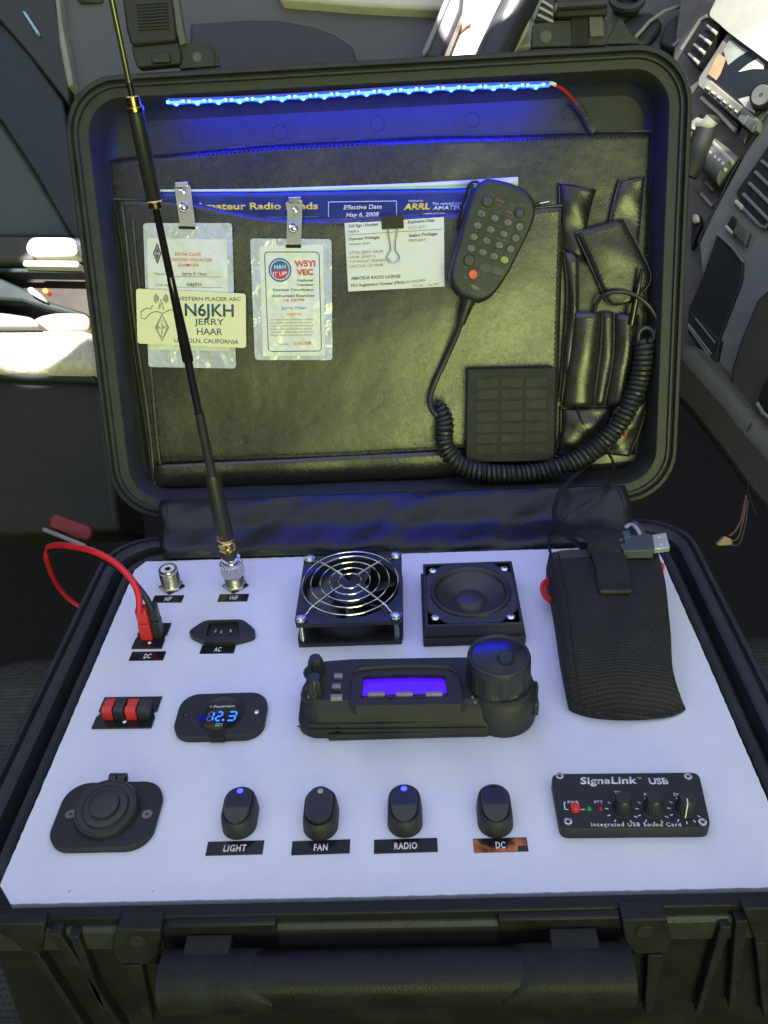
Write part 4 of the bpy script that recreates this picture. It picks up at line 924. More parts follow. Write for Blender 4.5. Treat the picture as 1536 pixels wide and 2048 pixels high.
# flap going over the back
q0 = [PP(1180, 1112, 4.3), PP(1254, 1112, 4.3)]; q1 = [PP(1172, 1078, 4.9), PP(1246, 1068, 4.9)]; q2 = [PP(1150, 1062, 4.0), PP(1225, 1055, 4.0)]
bm = B(); a_ = cat([q0[0], q1[0], q2[0]], 6); b_ = cat([q0[1], q1[1], q2[1]], 6); va = [bm.verts.new(p) for p in a_]; vb = [bm.verts.new(p) for p in b_]
for k in range(len(a_) - 1): bm.faces.new((va[k], va[k + 1], vb[k + 1], vb[k]))
part('flap_fold', bm, M_pouch, fl2, solid=.25)
bm = B(); l_ = [g[j][2] + Vector((0, 0, .06)) for j in range(1, nv, 2)]; tube(bm, l_, .07, 6); part('seam', bm, M_pouch, pouch)
bm = B(); l_ = [Vector((v.co.x, v.co.y, v.co.z)) for v in []]; bm.free()
part('hem', tube(B(), [g[nv][i] + Vector((0, -.1, -.15)) for i in range(0, nu + 1)], .16, 6), M_pouch, pouch)
part('loose_thread', tube(B(), cat([pz(1135, 1395, .8), pz(1138, 1408, .4), pz(1147, 1423, .1)], 5), .03, 5), M_stitch, pouch)
# ---- things sticking out of the pouch
usb = T('usb_plug', 'grey USB plug with bright metal end poking out of the pouch', 'usb plug', tuple(PP(1290, 1095, 4.2)))
def upoly(px, z0, z1): return loft(B(), [[tuple(PP(x, y, z)) if False else (PP(x, y, z1).x, PP(x, y, z1).y, z) for x, y in px[::-1]] for z in (z0, z1)])
part('plug_body', upoly(((1233, 1078), (1262, 1070), (1298, 1066), (1306, 1072), (1308, 1100), (1248, 1102)), 3.9, 4.7), mat('plug_grey', (.06, .075, .085), .5), usb, bevel=.08)
mt = part('metal_shell', upoly(((1304, 1070), (1332, 1065), (1340, 1094), (1309, 1098)), 4.05, 4.5), mat('plug_steel', (.62, .66, .68), .3, .7), usb, bevel=.03)
for px, py in ((1318, 1074.5), (1322, 1089)):
    p = PP(px, py, 4.5); part('shell_hole', prism(B(), [(p.x - .09, p.y - .09), (p.x + .09, p.y - .09), (p.x + .09, p.y + .09), (p.x - .09, p.y + .09)], 4.5, 4.52), M_white, mt, smooth=0)
cbl = T('grey_cable', 'pale grey cable loop and dark clip tucked into the pouch behind the USB plug', 'cable', tuple(PP(1262, 1070, 4.6)))
part('cable_loop', tube(B(), cat([pz(1250, 1055, 4.6), pz(1262, 1049, 4.9), pz(1272, 1055, 5.0), pz(1280, 1068, 4.8)], 6), .16, 8), mat('cable_grey', (.36, .33, .42), .5), cbl)
part('dark_clip', upoly(((1229, 1068), (1258, 1058), (1262, 1072), (1240, 1082)), 3.9, 4.85), mat('clip_blue', (.07, .10, .13), .4), cbl, bevel=.08)
part('strain_relief', upoly(((1264, 1040), (1276, 1042), (1294, 1066), (1284, 1070)), 3.6, 4.6), mat('plug_grey', (.06, .075, .085), .5), cbl, bevel=.1)
rdw = T('cord', 'red cord loop showing at the left edge of the pouch', 'cord', tuple(PP(1090, 1180, 1)))
part('cord_loop', tube(B(), cat([pz(1098, 1158, 2.2), pz(1086, 1166, 1.8), pz(1084, 1180, 1.5), pz(1090, 1194, 1.4), pz(1100, 1203, 1.6)], 6), .17, 8), M_red, rdw)
part('cord_loop', tube(B(), cat([pz(1100, 1164, 2.0), pz(1091, 1170, 1.6), pz(1090, 1181, 1.4), pz(1095, 1192, 1.3), pz(1103, 1200, 1.5)], 6), .13, 8), M_red, rdw)
bm = B(); tube(bm, cat([pz(1314, 1132, .8), pz(1322, 1128, .6), pz(1325, 1135, .4), pz(1320, 1142, .3)], 5), .18, 8); solo('red_tag', 'small red cord end showing at the right edge of the pouch', 'cord', bm, M_red, tuple(PP(1320, 1134, .5)))
# ================================================================== THINGS IN THE LID (lid coordinates: x across, y up the lid, z towards the viewer)
def LT(name, label, catg, p, w, group=None):
    q = LP(p[0], p[1], w); return T(name, label, catg, tuple(q), LID_M, group)
def zlp(pts, w): return [LP(x, y, w) for x, y in pts]
FW = -4.1                                   # organizer back sheet
org = LT('organizer', 'black leather organizer with stitched pockets and pen loops filling the open lid', 'organizer', (760, 640), FW)
top = cat(zlp(((212, 322), (262, 316), (330, 310), (430, 299), (540, 290), (700, 281), (850, 275), (1000, 271), (1150, 266), (1310, 262)), FW), 4)
bot = zlp(((300, 972), (640, 968), (1000, 950), (1282, 932)), FW)
bm = patch(B(), top, bot, 70, 44, lambda s, t: .10 * math.sin(s * 11 + 1) * (1 - t) + .05 * math.sin(s * 23 + t * 6))
part('back_sheet', bm, M_leather, org, smooth=60, solid=.2)
bd = [p + Vector((0, 0, .06)) for p in top]
part('edge_piping', tube(B(), bd, .07, 6), M_edge, org)
part('edge_piping', tube(B(), zlp(((212, 322), (240, 520), (272, 760), (300, 972)), FW + .06), .07, 6), M_edge, org)
part('edge_piping', tube(B(), zlp(((1310, 262), (1306, 430), (1300, 600), (1290, 800), (1283, 930), (1190, 934)), FW + .06), .07, 6), M_edge, org)
for P_ in ([(218, 331), (262, 326), (330, 319), (430, 308), (540, 299), (700, 290), (850, 285), (1000, 281), (1150, 276), (1302, 271)], [(1303, 272), (1299, 430), (1293, 600), (1284, 800), (1277, 922)], [(1277, 922), (1200, 927)]):
    part('stitching', stitches(B(), zlp(P_, FW + .16)), M_stitch, org)
# big pocket
PW = -3.35
ptop = cat(zlp(((228, 398), (262, 399), (310, 400), (345, 402), (400, 410), (450, 422), (500, 432), (560, 439), (620, 441), (700, 438), (790, 432), (880, 430), (960, 426), (1040, 418), (1128, 411)), PW), 4)
pbot = zlp(((302, 958), (560, 955), (860, 945), (1112, 905)), PW)
def pw(s, t):
    e = min(s, 1 - s, .12) / .12; e = e ** .7
    return .40 * e * math.sin(math.pi * min(1, t * .85 + .15)) ** .8 + .10 * math.sin(s * 9 + t * 4) * e + .07 * math.sin(t * 13 + s * 5) * e + (-.35 * max(0, (t - .9) / .1))
pk = part('pocket', patch(B(), ptop, pbot, 76, 50, pw), M_leather2, org, smooth=60, solid=.18)
part('edge_piping', tube(B(), [p + Vector((0, 0, .08)) for p in ptop], .085, 6), M_edge, pk)
part('stitching', stitches(B(), [LP(x, y, PW + .15) for x, y in ((236, 410), (345, 413), (400, 421), (500, 443), (620, 452), (790, 444), (960, 438), (1122, 422))]), M_stitch, pk)
part('stitching', stitches(B(), [LP(x, y, PW + .25) for x, y in ((1121, 415), (1116, 560), (1110, 737))], .5, .34, .06), M_edge, pk)
part('stitching', stitches(B(), [LP(x, y, PW + .45) for x, y in ((310, 921), (420, 917), (560, 911), (740, 903), (866, 896), (925, 893))], .36, .22, .05), M_stitch, pk)
bm = patch(B(), zlp(((308, 930), (560, 919), (860, 904), (935, 900)), PW + .5), zlp(((310, 978), (560, 972), (860, 958), (935, 950)), PW - .1), 30, 6, lambda s, t: .25 * math.sin(math.pi * t) + .06 * math.sin(s * 17)); part('pocket_hem', bm, M_leather2, pk, smooth=60, solid=.12)
# folded gusset at the left edge
for k, (a, b, w0) in enumerate((((230, 402), (306, 968), .05), ((243, 410), (311, 968), .25), ((258, 424), (318, 965), .12), ((266, 440), (326, 960), .3))):
    P_ = [LP(a[0] + (b[0] - a[0]) * t + 2 * math.sin(t * 9 + k), a[1] + (b[1] - a[1]) * t, PW + w0) for t in [i / 14 for i in range(15)]]
    part('gusset_fold', tube(B(), P_, .10, 6), M_edge if k in (1, 3) else M_leather, pk)
c = LP(489, 883, PW + .6); part('rivet_mark', tube(B(), [c + Vector((.33 * math.cos(t_), .33 * math.sin(t_), 0)) for t_ in [2 * math.pi * k / 20 for k in range(20)]], .05, 5, closed=True), M_leather2, pk)
# second narrow pocket with pen loops
def lsheet(name, pl, pr, w, m, parent, bulge=0.3, n=10, mrows=16, piping=True, solid=.16, wob=.04):
    """strip described by its left and right edges (photo points), lying w above"""
    L_ = cat(zlp(pl, w), 5) if len(pl) > 2 else resample(zlp(pl, w), mrows); R_ = cat(zlp(pr, w), 5) if len(pr) > 2 else resample(zlp(pr, w), mrows)
    a = resample(L_, mrows); b = resample(R_, mrows); bm = B()
    vs = [[bm.verts.new(a[j].lerp(b[j], i / n) + Vector((0, 0, bulge * math.sin(math.pi * i / n) ** .7 + wob * (math.sin(j * .42 + i * .35 + len(name)) + .5 * math.sin(j * .8 - i * .5))))) for i in range(n + 1)] for j in range(mrows + 1)]
    for j in range(mrows):
        for i in range(n): bm.faces.new((vs[j][i], vs[j + 1][i], vs[j + 1][i + 1], vs[j][i + 1]))
    o = part(name, bm, m, parent, smooth=60, solid=solid)
    if piping:
        loop = a + b[::-1]; part('edge_piping', tube(B(), [p + Vector((0, 0, .03)) for p in loop], .06, 5, closed=True), M_edge, o)
        ins = [a[j].lerp(b[j], .1) + Vector((0, 0, bulge * .3 + .14)) for j in range(0, mrows + 1, 2)]; part('stitching', stitches(B(), ins, .4), M_stitch, o)
        ins = [a[j].lerp(b[j], .9) + Vector((0, 0, bulge * .3 + .14)) for j in range(0, mrows + 1, 2)]; part('stitching', stitches(B(), ins, .4), M_stitch, o)
    return o
lsheet('tall_pocket', ((1134, 502), (1130, 700), (1118, 905)), ((1306, 512), (1300, 700), (1270, 910)), -3.7, M_leather, org, .25, 14)
lsheet('strap', ((1118, 366), (1120, 430), (1123, 500)), ((1192, 380), (1178, 440), (1168, 520)), -3.45, M_leather, org, .45, wob=.1)
lsheet('strap', ((1239, 360), (1226, 410), (1214, 470)), ((1290, 354), (1284, 430), (1276, 500)), -3.45, M_leather2, org, .15, wob=.08)
lsheet('side_loop', ((1127, 505), (1134, 600), (1118, 800)), ((1156, 508), (1158, 600), (1150, 800)), -3.35, M_leather2, org, .5, wob=.1)
lsheet('pen_pocket', ((1143, 625), (1137, 700), (1122, 812)), ((1205, 626), (1200, 700), (1186, 812)), -3.0, M_leather2, org, .75)
lsheet('pen_pocket', ((1228, 628), (1226, 700), (1209, 812)), ((1278, 630), (1275, 700), (1262, 812)), -3.0, M_leather2, org, .7)
lsheet('pocket_divider', ((1205, 624), (1200, 715), (1187, 812)), ((1228, 624), (1226, 715), (1209, 812)), -2.9, M_leather, org, .25, wob=.02)
lsheet('flap', ((1151, 466), (1180, 530), (1210, 596), (1224, 612)), ((1246, 438), (1280, 500), (1302, 560), (1262, 606)), -2.75, M_leather, org, .25, wob=.05, solid=.22)
lsheet('lower_fold', ((1122, 816), (1120, 870), (1108, 912)), ((1225, 816), (1215, 860), (1190, 915)), -3.3, M_leather2, org, .5, wob=.14)
lsheet('lower_fold', ((1222, 838), (1226, 880), (1212, 908)), ((1296, 800), (1280, 860), (1258, 912)), -3.1, M_leather, org, .3, wob=.12)

# pens / tools in the loops
pen = LT('pen', 'glossy black pen standing in the right pen loop', 'pen', (1272, 600), -2.2)
a, b = LP(1284, 536, -1.9), LP(1262, 650, -2.3); d = (b - a); 
bm = B(); tube(bm, [a + d * t for t in (0, .06, .3)], .2, 12, rf=lambda t: .14 + .1 * t); part('tip', bm, M_blkg, pen)
bm = B(); tube(bm, [a + d * t for t in (.3, .6, 1)], .30, 14, rf=lambda t: .26 + .08 * t); part('barrel', bm, M_blkg, pen)
bm = B(); tube(bm, [a + d * .295, a + d * .31], .28, 14); part('ring', bm, M_edge, pen)
pn = LT('metal_stylus', 'thin dark metal stick poking out of the pocket beside the microphone', 'stylus', (1082, 408), -3.2)
part('shaft', tube(B(), zlp(((1050, 414), (1098, 404)), -3.2), .11, 8), M_chrome, pn)
part('sleeve', tube(B(), zlp(((1040, 418), (1080, 409)), -3.15), .16, 8), M_blkg, pn)

# ---- LED strip
led = LT('light_strip', 'blue glowing LED light strip fixed under the top wall of the lid', 'light strip', (720, 185), -.8)
M_strip = mat('strip_backing', (.10, .10, .35), .35, emit=(0, 0, .9), estr=.25, var=0)  # glow put into the backing for LED light falling on it
M_ledb = mat('led_blue', (.3, .6, .9), .2, emit=(.0007, .0028, 1.0), estr=140, var=0)
M_ledc = mat('led_core', (.7, .9, 1), .2, emit=(.03, .16, 1.0), estr=7, var=0)
def sp_(t): 
    a = (338, 202); b = (1098, 166); return (a[0] + (b[0] - a[0]) * t, a[1] + (b[1] - a[1]) * t + 2.0 * math.sin(t * 7))
W0 = -.95
bm = B(); L_ = [LP(*sp_(i / 40), W0) for i in range(41)]
loft(bm, [[(p.x, p.y - .02, W0 - .55), (p.x, p.y - .02, W0 + .5), (p.x, p.y + .12, W0 + .5), (p.x, p.y + .12, W0 - .55)] for p in L_]); part('tape', bm, M_strip, led)
for k in range(18):
    t_ = (k + .35) / 18; p = LP(*sp_(t_), W0); dx = .52
    bm = B(); lathe(bm, [(.42, 0), (.40, .16), (.26, .3), (.08, .34)], (0, 0, 0), 16, Matrix.Translation((p.x, p.y - .02, W0 + .1)) @ Matrix.Rotation(math.pi / 2 + .25, 4, 'X') @ Matrix.Scale(1.4, 4, (1, 0, 0))); lamp_ = part('led', bm, M_ledb, led)
    bm = B(); lathe(bm, [(.2, .0), (.17, .10), (.05, .14)], (0, 0, 0), 12, Matrix.Translation((p.x + .02, p.y - .30, W0 + .25)) @ Matrix.Rotation(math.pi / 2 - .5, 4, 'X')); part('led_core', bm, M_ledc, lamp_)
    for s_ in (-1, 1):
        bm = B(); box(bm, (p.x + s_ * .68, p.y - .13, W0 + .25), (.26, .24, .4)); part('contact', bm, M_ledc, lamp_, bevel=.04)
part('glow_tube', tube(B(), [LP(*sp_(i / 60), W0) + Vector((0, -.16 + .03 * math.sin(i * 2.1), .12)) for i in range(61)], .15, 8), mat('strip_glow', (.2, .4, .9), .2, emit=(.004, .04, 1.0), estr=2.2, var=0), led)  # added glowing tube, joins the LEDs into one band of light
p0 = LP(1098, 166, W0); 
part('end_cap', tube(B(), zlp(((1096, 167), (1104, 167), (1112, 170)), -.9), .17, 8), M_white, led)
part('red_wire', tube(B(), cat([LP(1108, 169, -.9), LP(1124, 176, -1.3), LP(1140, 190, -2.2), LP(1154, 208, -3.2)], 6), .08, 6), M_redw, led)
part('black_wire', tube(B(), cat([LP(1108, 171, -.9), LP(1126, 181, -1.5), LP(1142, 196, -2.5), LP(1154, 210, -3.3)], 6), .05, 6), M_redw, led)
P_ = cat([LP(1152, 206, -3.4), LP(1166, 226, -3.7), LP(1180, 250, -3.8), LP(1187, 262, -3.9)], 8)
sl = part('braided_sleeve', tube(B(), P_, .34, 14), mat('braid', (.03, .03, .03), .5, weave=1, wscale=420), led)
for k in range(14):
    p = P_[int(k * (len(P_) - 1) / 13)]; q = P_[min(len(P_) - 1, int(k * (len(P_) - 1) / 13) + 2)]
    d = (q - p); d = d.normalized() if d.length > 0 else Vector((.6, -.8, 0)); n_ = Vector((-d.y, d.x, 0)).normalized(); z_ = d.cross(n_)
    for s_ in (1, -1): part('braid_strand', tube(B(), [p + n_ * .36 * math.cos(a) + z_ * .36 * math.sin(a) + d * s_ * .16 * (a - math.pi / 2) for a in [math.pi * i / 6 * (1 if z_.z > 0 else -1) for i in range(7)]], .04, 4), M_edge, sl)

# ---- band chart sheet sticking out of the big pocket
CW = -3.5
ch = LT('band_chart', 'glossy dark blue printed chart sheet sticking out of the large lid pocket', 'chart', (700, 400), CW)
M_blue = mat('chart_blue', (.018, .035, .16), .12, var=.25, vscale=18)
M_green = mat('chart_green', (.30, .65, .22), .3)
tops = cat(zlp(((318, 379), (480, 378), (640, 373), (760, 369), (900, 362), (1036, 354)), CW), 4)
b1 = cat(zlp(((318, 383), (480, 382), (640, 378), (760, 375), (900, 372), (1036, 370)), CW), 4)
b2 = cat(zlp(((318, 384), (480, 383.5), (640, 381), (760, 379), (900, 377), (1036, 376)), CW), 4)
lowc = zlp(((318, 470), (700, 480), (1036, 460)), CW)
cwv = lambda s, t: .07 * math.sin(s * 14) + .05 * math.sin(s * 31 + 2)
part('white_margin', patch(B(), tops, b1, 50, 2, lambda s, t: cwv(s, 0)), M_paper, ch, smooth=60, solid=.03)
part('green_line', patch(B(), b1, b2, 50, 1, lambda s, t: cwv(s, 0)), M_green, ch, smooth=60, solid=.03)
part('blue_field', patch(B(), b2, lowc, 50, 8, lambda s, t: cwv(s, 0) + .05 * math.sin(s * 21 + t * 8) * t), M_blue, ch, smooth=60, solid=.03)
W1 = CW + .2
ltext('Amateur Radio Bands', (391, 419), (636, 418), 13, W1, M_yelink, ch, bold=.03)
ltext('Effective Date', (687, 419), (764, 417), 8.5, W1, M_white, ch, bold=.015, shear=.2)
ltext('May 6, 2008', (692, 434), (758, 432), 8, W1, M_white, ch, bold=.015, shear=.2)
ltext('ARRL', (806, 420), (860, 418), 12, W1, M_yelink, ch, bold=.045, shear=.2)
ltext('Published by:', (817, 404), (847, 403), 4, W1, M_white, ch, shear=.2)
ltext('The national association for', (865, 410), (962, 407), 5, W1, M_white, ch, shear=.2, bold=.01)
ltext('AMATEUR RADIO', (865, 420), (985, 417), 8, W1, M_white, ch, shear=.2, bold=.02)
ltext('www.arrl.org', (847, 429), (890, 428), 4, W1, M_white, ch)
ltext('showing amateur radio frequency allocations', (520, 436), (636, 434), 3, W1, M_ink if False else mat('blue_ink', (.12, .2, .5), .5), ch)
for a, b in (((657, 404), (793, 402)), ((657, 404), (657, 434)), ((793, 402), (793, 432))):
    part('printed_line', tube(B(), zlp((a, b), W1), .035, 4), M_white, ch)

# ---- badges
def lam_mat():
    m = mat('laminate_film', (.75, .80, .92), .12, var=.05, coat=1, alpha=1); return m
M_lam = lam_mat(); M_lam.node_tree.nodes['Principled BSDF'].inputs['Transmission Weight'].default_value = .35
wavy(M_lam, 45, .005)
M_clip = mat('clear_strap', (.72, .70, .62), .15, coat=1, trans=.55)
def lquad(name, px, w0, w1, m, parent, r=.0, bevel=0, n=4):
    P_ = [(p.x, p.y) for p in zlp(px, w1)]; P_ = roundpoly(P_, r, n) if r else P_
    return part(name, prism(B(), P_[::-1], w0, w1), m, parent, bevel=bevel, smooth=1 if r else 0)
def lline(a, b, w, m, parent, r=.03, name='printed_line'): return part(name, tube(B(), zlp((a, b), w), r, 4), m, parent)
def clip_parts(t, strap, snap1, snap2, w):
    s_ = lquad('strap', strap, w, w + .12, M_clip, t, .12)
    for (px, py), r in ((snap1, .32), (snap2, .44)):
        c = LP(px, py, w + .12); M = Matrix.Translation((c.x, c.y, w + .12)); b_ = part('snap', lathe(B(), [(r, 0), (r, .08), (r * .85, .14), (r * .6, .10), (r * .45, .2), (r * .2, .24)], (0, 0, 0), 24, M), M_chrome, s_)
    c = LP((strap[0][0] + strap[1][0]) / 2, strap[0][1] - 2, w); bm = B(); box(bm, (c.x, c.y - .1, w + .15), ((LP(*strap[1], w) - LP(*strap[0], w)).length * .85, .55, .35)); part('clip_jaw', bm, M_chrome, t, bevel=.08)
BW = -2.6
b1_ = LT('badge', 'laminated examiner badge with red title, half covered by a cream name plate', 'badge', (380, 590), BW)
lquad('laminate', ((286, 446), (464, 446), (472, 737), (297, 734)), BW, BW + .06, M_lam, b1_, .35)
cd = lquad('card', ((294, 476), (453, 479), (460, 702), (300, 699)), BW + .062, BW + .08, M_card, b1_, .1)
lquad('slot', ((357, 452), (391, 453), (391, 459), (357, 458)), BW + .061, BW + .085, M_blkg, b1_, .08)
W1 = BW + .085
ltext('EXTRA CLASS', (350, 511), (402, 511), 6, W1, M_redink, b1_, bold=.01)
ltext('ACCREDITED VOLUNTEER', (329, 522), (425, 523), 6, W1, M_redink, b1_, bold=.01)
ltext('EXAMINER', (356, 533), (398, 533), 6, W1, M_redink, b1_, bold=.01)
ltext('Name', (310, 550), (330, 550), 5, W1, M_ink, b1_)
ltext('Jerry K Haar', (364, 550), (415, 551), 6.5, W1, M_ink, b1_, bold=.01)
ltext('Call sign', (311, 572), (343, 572), 5, W1, M_ink, b1_)
ltext('N6JKH', (374, 572), (403, 572), 6.5, W1, M_ink, b1_, bold=.02)
lline((345, 553), (444, 554), W1, M_ink, b1_, .02); lline((345, 574), (445, 575), W1, M_ink, b1_, .02)
def dia(px, py, wx, hy, w, m, parent, r=.04):
    pts = zlp(((px, py - hy), (px + wx, py), (px, py + hy), (px - wx, py)), w); return part('emblem', tube(B(), pts, r, 4, closed=True), m, parent)
dd = lquad('emblem', ((314, 485), (323, 507), (315, 529), (306, 507)), W1, W1 + .01, M_ink, b1_)
dia(314.5, 507, 5, 14, W1 + .02, M_white, dd, .02); ltext('ARRL', (310, 509), (320, 509), 4, W1 + .015, M_white, dd)
clip_parts(b1_, ((348, 370), (380, 370), (391, 452), (360, 450)), (365, 383), (367, 415), BW + .2)

NW = BW + .42
npl = LT('name_plate', 'cream engraved name plate with large call sign N6JKH pinned over a badge', 'name plate', (382, 636), NW)
lquad('plate', ((272, 577), (491, 587), (492, 696), (275, 687)), NW - .25, NW, M_cream, npl, .3)
ltext('WESTERN PLACER ARC', (350, 601), (482, 602), 7.5, NW, M_inkg, npl, bold=.01)
ltext('N6JKH', (370, 631), (468, 633), 24, NW, M_inkg, npl, bold=.02)
ltext('JERRY', (389, 649), (448, 650), 12, NW, M_inkg, npl, bold=.01)
ltext('HAAR', (394, 669), (445, 670), 13, NW, M_inkg, npl, bold=.01)
ltext('LINCOLN, CALIFORNIA', (349, 684), (477, 688), 8.5, NW, M_inkg, npl, bold=.01)
for k in range(4):                          # mast with radio waves, outline map, diamond emblem
    for s_ in (-1, 1):
        pts = [LP(322 + s_ * (6 + 2.6 * k) * math.cos(a), 597 - (3 + 3.0 * k) * math.sin(a), NW + .01) for a in [math.radians(-50 + 100 * i / 6) for i in range(7)]]
        part('wave_mark', tube(B(), pts, .035, 4), M_inkg, npl)
part('mast_mark', tube(B(), zlp(((317, 619), (322, 598), (328, 619), (319, 611), (325, 606)), NW + .01), .04, 4), M_inkg, npl)
part('map_outline', tube(B(), zlp(((305, 611), (301, 618), (293, 616), (288, 619), (282, 624), (282, 636), (291, 638), (296, 631), (302, 626), (310, 623), (318, 624), (326, 627), (336, 621), (350, 619)), NW + .01), .035, 4), M_inkg, npl)
e_ = dia(324, 655, 13, 27, NW + .01, M_inkg, npl, .045); dia(324, 655, 10.5, 23, NW + .01, M_inkg, npl, .025)
ltext('A', (322, 644), (326, 644), 5, NW, M_inkg, e_); ltext('R R', (315, 658), (333, 658), 6, NW, M_inkg, e_); ltext('L', (322, 673), (326, 673), 5, NW, M_inkg, e_)
part('arrow_mark', tube(B(), zlp(((324, 646), (324, 668)), NW + .01), .04, 4), M_inkg, npl)

b2_ = LT('badge', 'laminated white badge with round blue and red seal reading HAM IT UP', 'badge', (585, 600), BW)
lquad('laminate', ((500, 477), (663, 478), (665, 720), (510, 720)), BW, BW + .06, M_lam, b2_, .35)
lquad('card', ((519, 492), (646, 489), (650, 711), (526, 713)), BW + .062, BW + .09, M_card, b2_, .08)
W1 = BW + .095
P_ = [(p.x, p.y, W1) for p in zlp(((529, 504), (638, 504), (643, 702), (537, 703)), W1)]; P_ = [(x, y, W1) for x, y in roundpoly(P_, .35)]
part('printed_frame', tube(B(), P_, .04, 4, closed=True), M_inkg, b2_)
c = LP(560, 540, W1); R0 = (LP(583, 540, W1) - c).length
s1 = part('seal', prism(B(), circ(c.x, c.y, R0, 36), W1 - .01, W1 + .005), mat('seal_blue', (.02, .12, .30), .4), b2_)
part('seal_ring', tube(B(), [(c.x + R0 * .82 * math.cos(t_), c.y + R0 * .82 * math.sin(t_), W1 + .01) for t_ in [2 * math.pi * k / 36 for k in range(36)]], .05, 4, closed=True), M_white, s1)
part('seal_band', prism(B(), [(c.x + R0 * .75 * math.cos(math.radians(a)), c.y + R0 * .75 * math.sin(math.radians(a))) for a in range(-175, -4, 10)], W1, W1 + .012), mat('seal_red', (.6, .03, .04), .4), s1)
ltext('HAM', (549, 539), (572, 538), 9, W1 + .014, M_white, s1, bold=.02)
ltext('IT UP!', (546, 552), (574, 551), 8, W1 + .014, M_white, s1, bold=.02)
ltext('W5YI', (589, 533), (631, 532), 11, W1, M_redink, b2_, bold=.05)
ltext('VEC', (593, 550), (627, 549), 11, W1, M_redink, b2_, bold=.05)
for s_, x0, x1, y, h in (('National', 595, 626, 563, 5), ('Volunteer', 593, 628, 572, 5), ('Examiner Coordinator', 546, 628, 582, 5), ('Authorized Examiner', 544, 630, 594, 5)): ltext(s_, (x0, y), (x1, y - .5), h, W1, M_inkg, b2_, bold=.02)
ltext('VE 25730', (566, 603), (609, 602), 5, W1, M_redink, b2_, bold=.02)
ltext('Jerry Haar', (563, 619), (614, 618), 6, W1, M_ink, b2_)
ltext('N6JKH', (573, 631), (602, 630), 5, W1, M_redink, b2_)
for k, s_ in enumerate(('The holder of this card has been accredited', 'as a volunteer examiner and may take part', 'in the preparation and administration of', 'amateur radio operator licence tests in', 'accordance with the rules and with all of', 'the instructions issued by the national')): ltext(s_, (541, 641 + k * 6.2), (626 - (k % 2) * 3, 640 + k * 6.2), 3.4, W1, M_ink, b2_)
ltext('Valid thru:', (556, 690), (578, 690), 4, W1, M_ink, b2_)
ltext('10/14/2008', (586, 690), (622, 689), 6, W1, M_redink, b2_, bold=.015)
lquad('slot', ((571, 489), (602, 489), (602, 496), (571, 496)), W1, W1 + .01, M_blkg, b2_, .08)
clip_parts(b2_, ((575, 400), (605, 400), (602, 488), (573, 488)), (590, 420), (587, 456), BW + .2)

# ---- licence card and binder clip
LW = -2.55
lc = LT('licence_card', 'cream paper amateur radio licence hung from the pocket edge by a binder clip', 'card', (790, 510), LW)
lquad('paper', ((692, 447), (888, 434), (889, 573), (697, 583)), LW, LW + .02, M_paper, lc)
lquad('paper_behind', ((689, 446), (720, 444), (722, 580), (696, 582)), LW - .12, LW - .1, M_paper, lc)
W1 = LW + .022
for s_, x0, x1, y, yy, h, bo in (('Call Sign / Number', 697, 757, 455, 451, 6, .025), ('N6JKH', 697, 718, 466, 465, 5.5, 0), ('Expiration Date', 816, 869, 447, 443, 6, .025), ('12-21-2017', 817, 853, 458, 456, 5.5, 0), ('Operator Privileges', 697, 759, 481, 477, 6, .025), ('Amateur Extra', 698, 741, 491, 488, 5.5, 0), ('Station Privileges', 818, 875, 474, 470, 6, .025), ('PRIMARY', 818, 852, 484, 482, 5.5, 0),
    ('ATTN: JERRY HAAR', 698, 767, 509, 505, 6, 0), ('HAAR, JERRY K', 698, 752, 517.5, 515, 5.5, 0), ('710 MOUNT ERRIGAL PL', 699, 782, 526.5, 522, 5.5, 0), ('LINCOLN, CA 95648', 699, 766, 536, 532, 5.5, 0), ('AMATEUR RADIO LICENSE', 702, 801, 560, 555, 6, .025), ('FCC Registration Number (FRN):', 702, 810, 574, 567, 5.5, .025), ('0015365489', 812, 850, 567, 563, 5.5, 0), ('FCC 660  -  May 2007', 826, 878, 574, 570, 4.5, 0)):
    ltext(s_, (x0, y), (x1, yy), h, W1, M_ink, lc, bold=bo)
lline((694, 470), (886, 458), W1 + .01, M_ink, lc, .02)
bc = LT('binder_clip', 'small black binder clip with silver wire loop gripping the licence card', 'clip', (785, 445), LW + .2)
P_ = [(LP(763, 432, LW).y, -.5), (LP(763, 432, LW).y, .45), (LP(763, 459, LW).y, .12), (LP(763, 459, LW).y, -.12)]
xa_, xb_ = LP(763, 445, LW + .3).x, LP(807, 445, LW + .3).x
bm = B(); loft(bm, [[(x, y, LW + z) for y, z in P_] for x in (xa_, xb_)]); part('clip_body', bm, M_blkm, bc, bevel=.04)
wl = zlp(((776, 456), (777, 466), (780, 486), (781, 500), (777, 508), (774, 514), (775, 521), (782, 525), (790, 525), (797, 521), (799, 514), (795, 507), (791, 500), (791, 486), (794, 466), (795, 455)), LW + .35)
part('wire_loop', tube(B(), cat(wl, 5), .07, 8), M_chrome, bc)

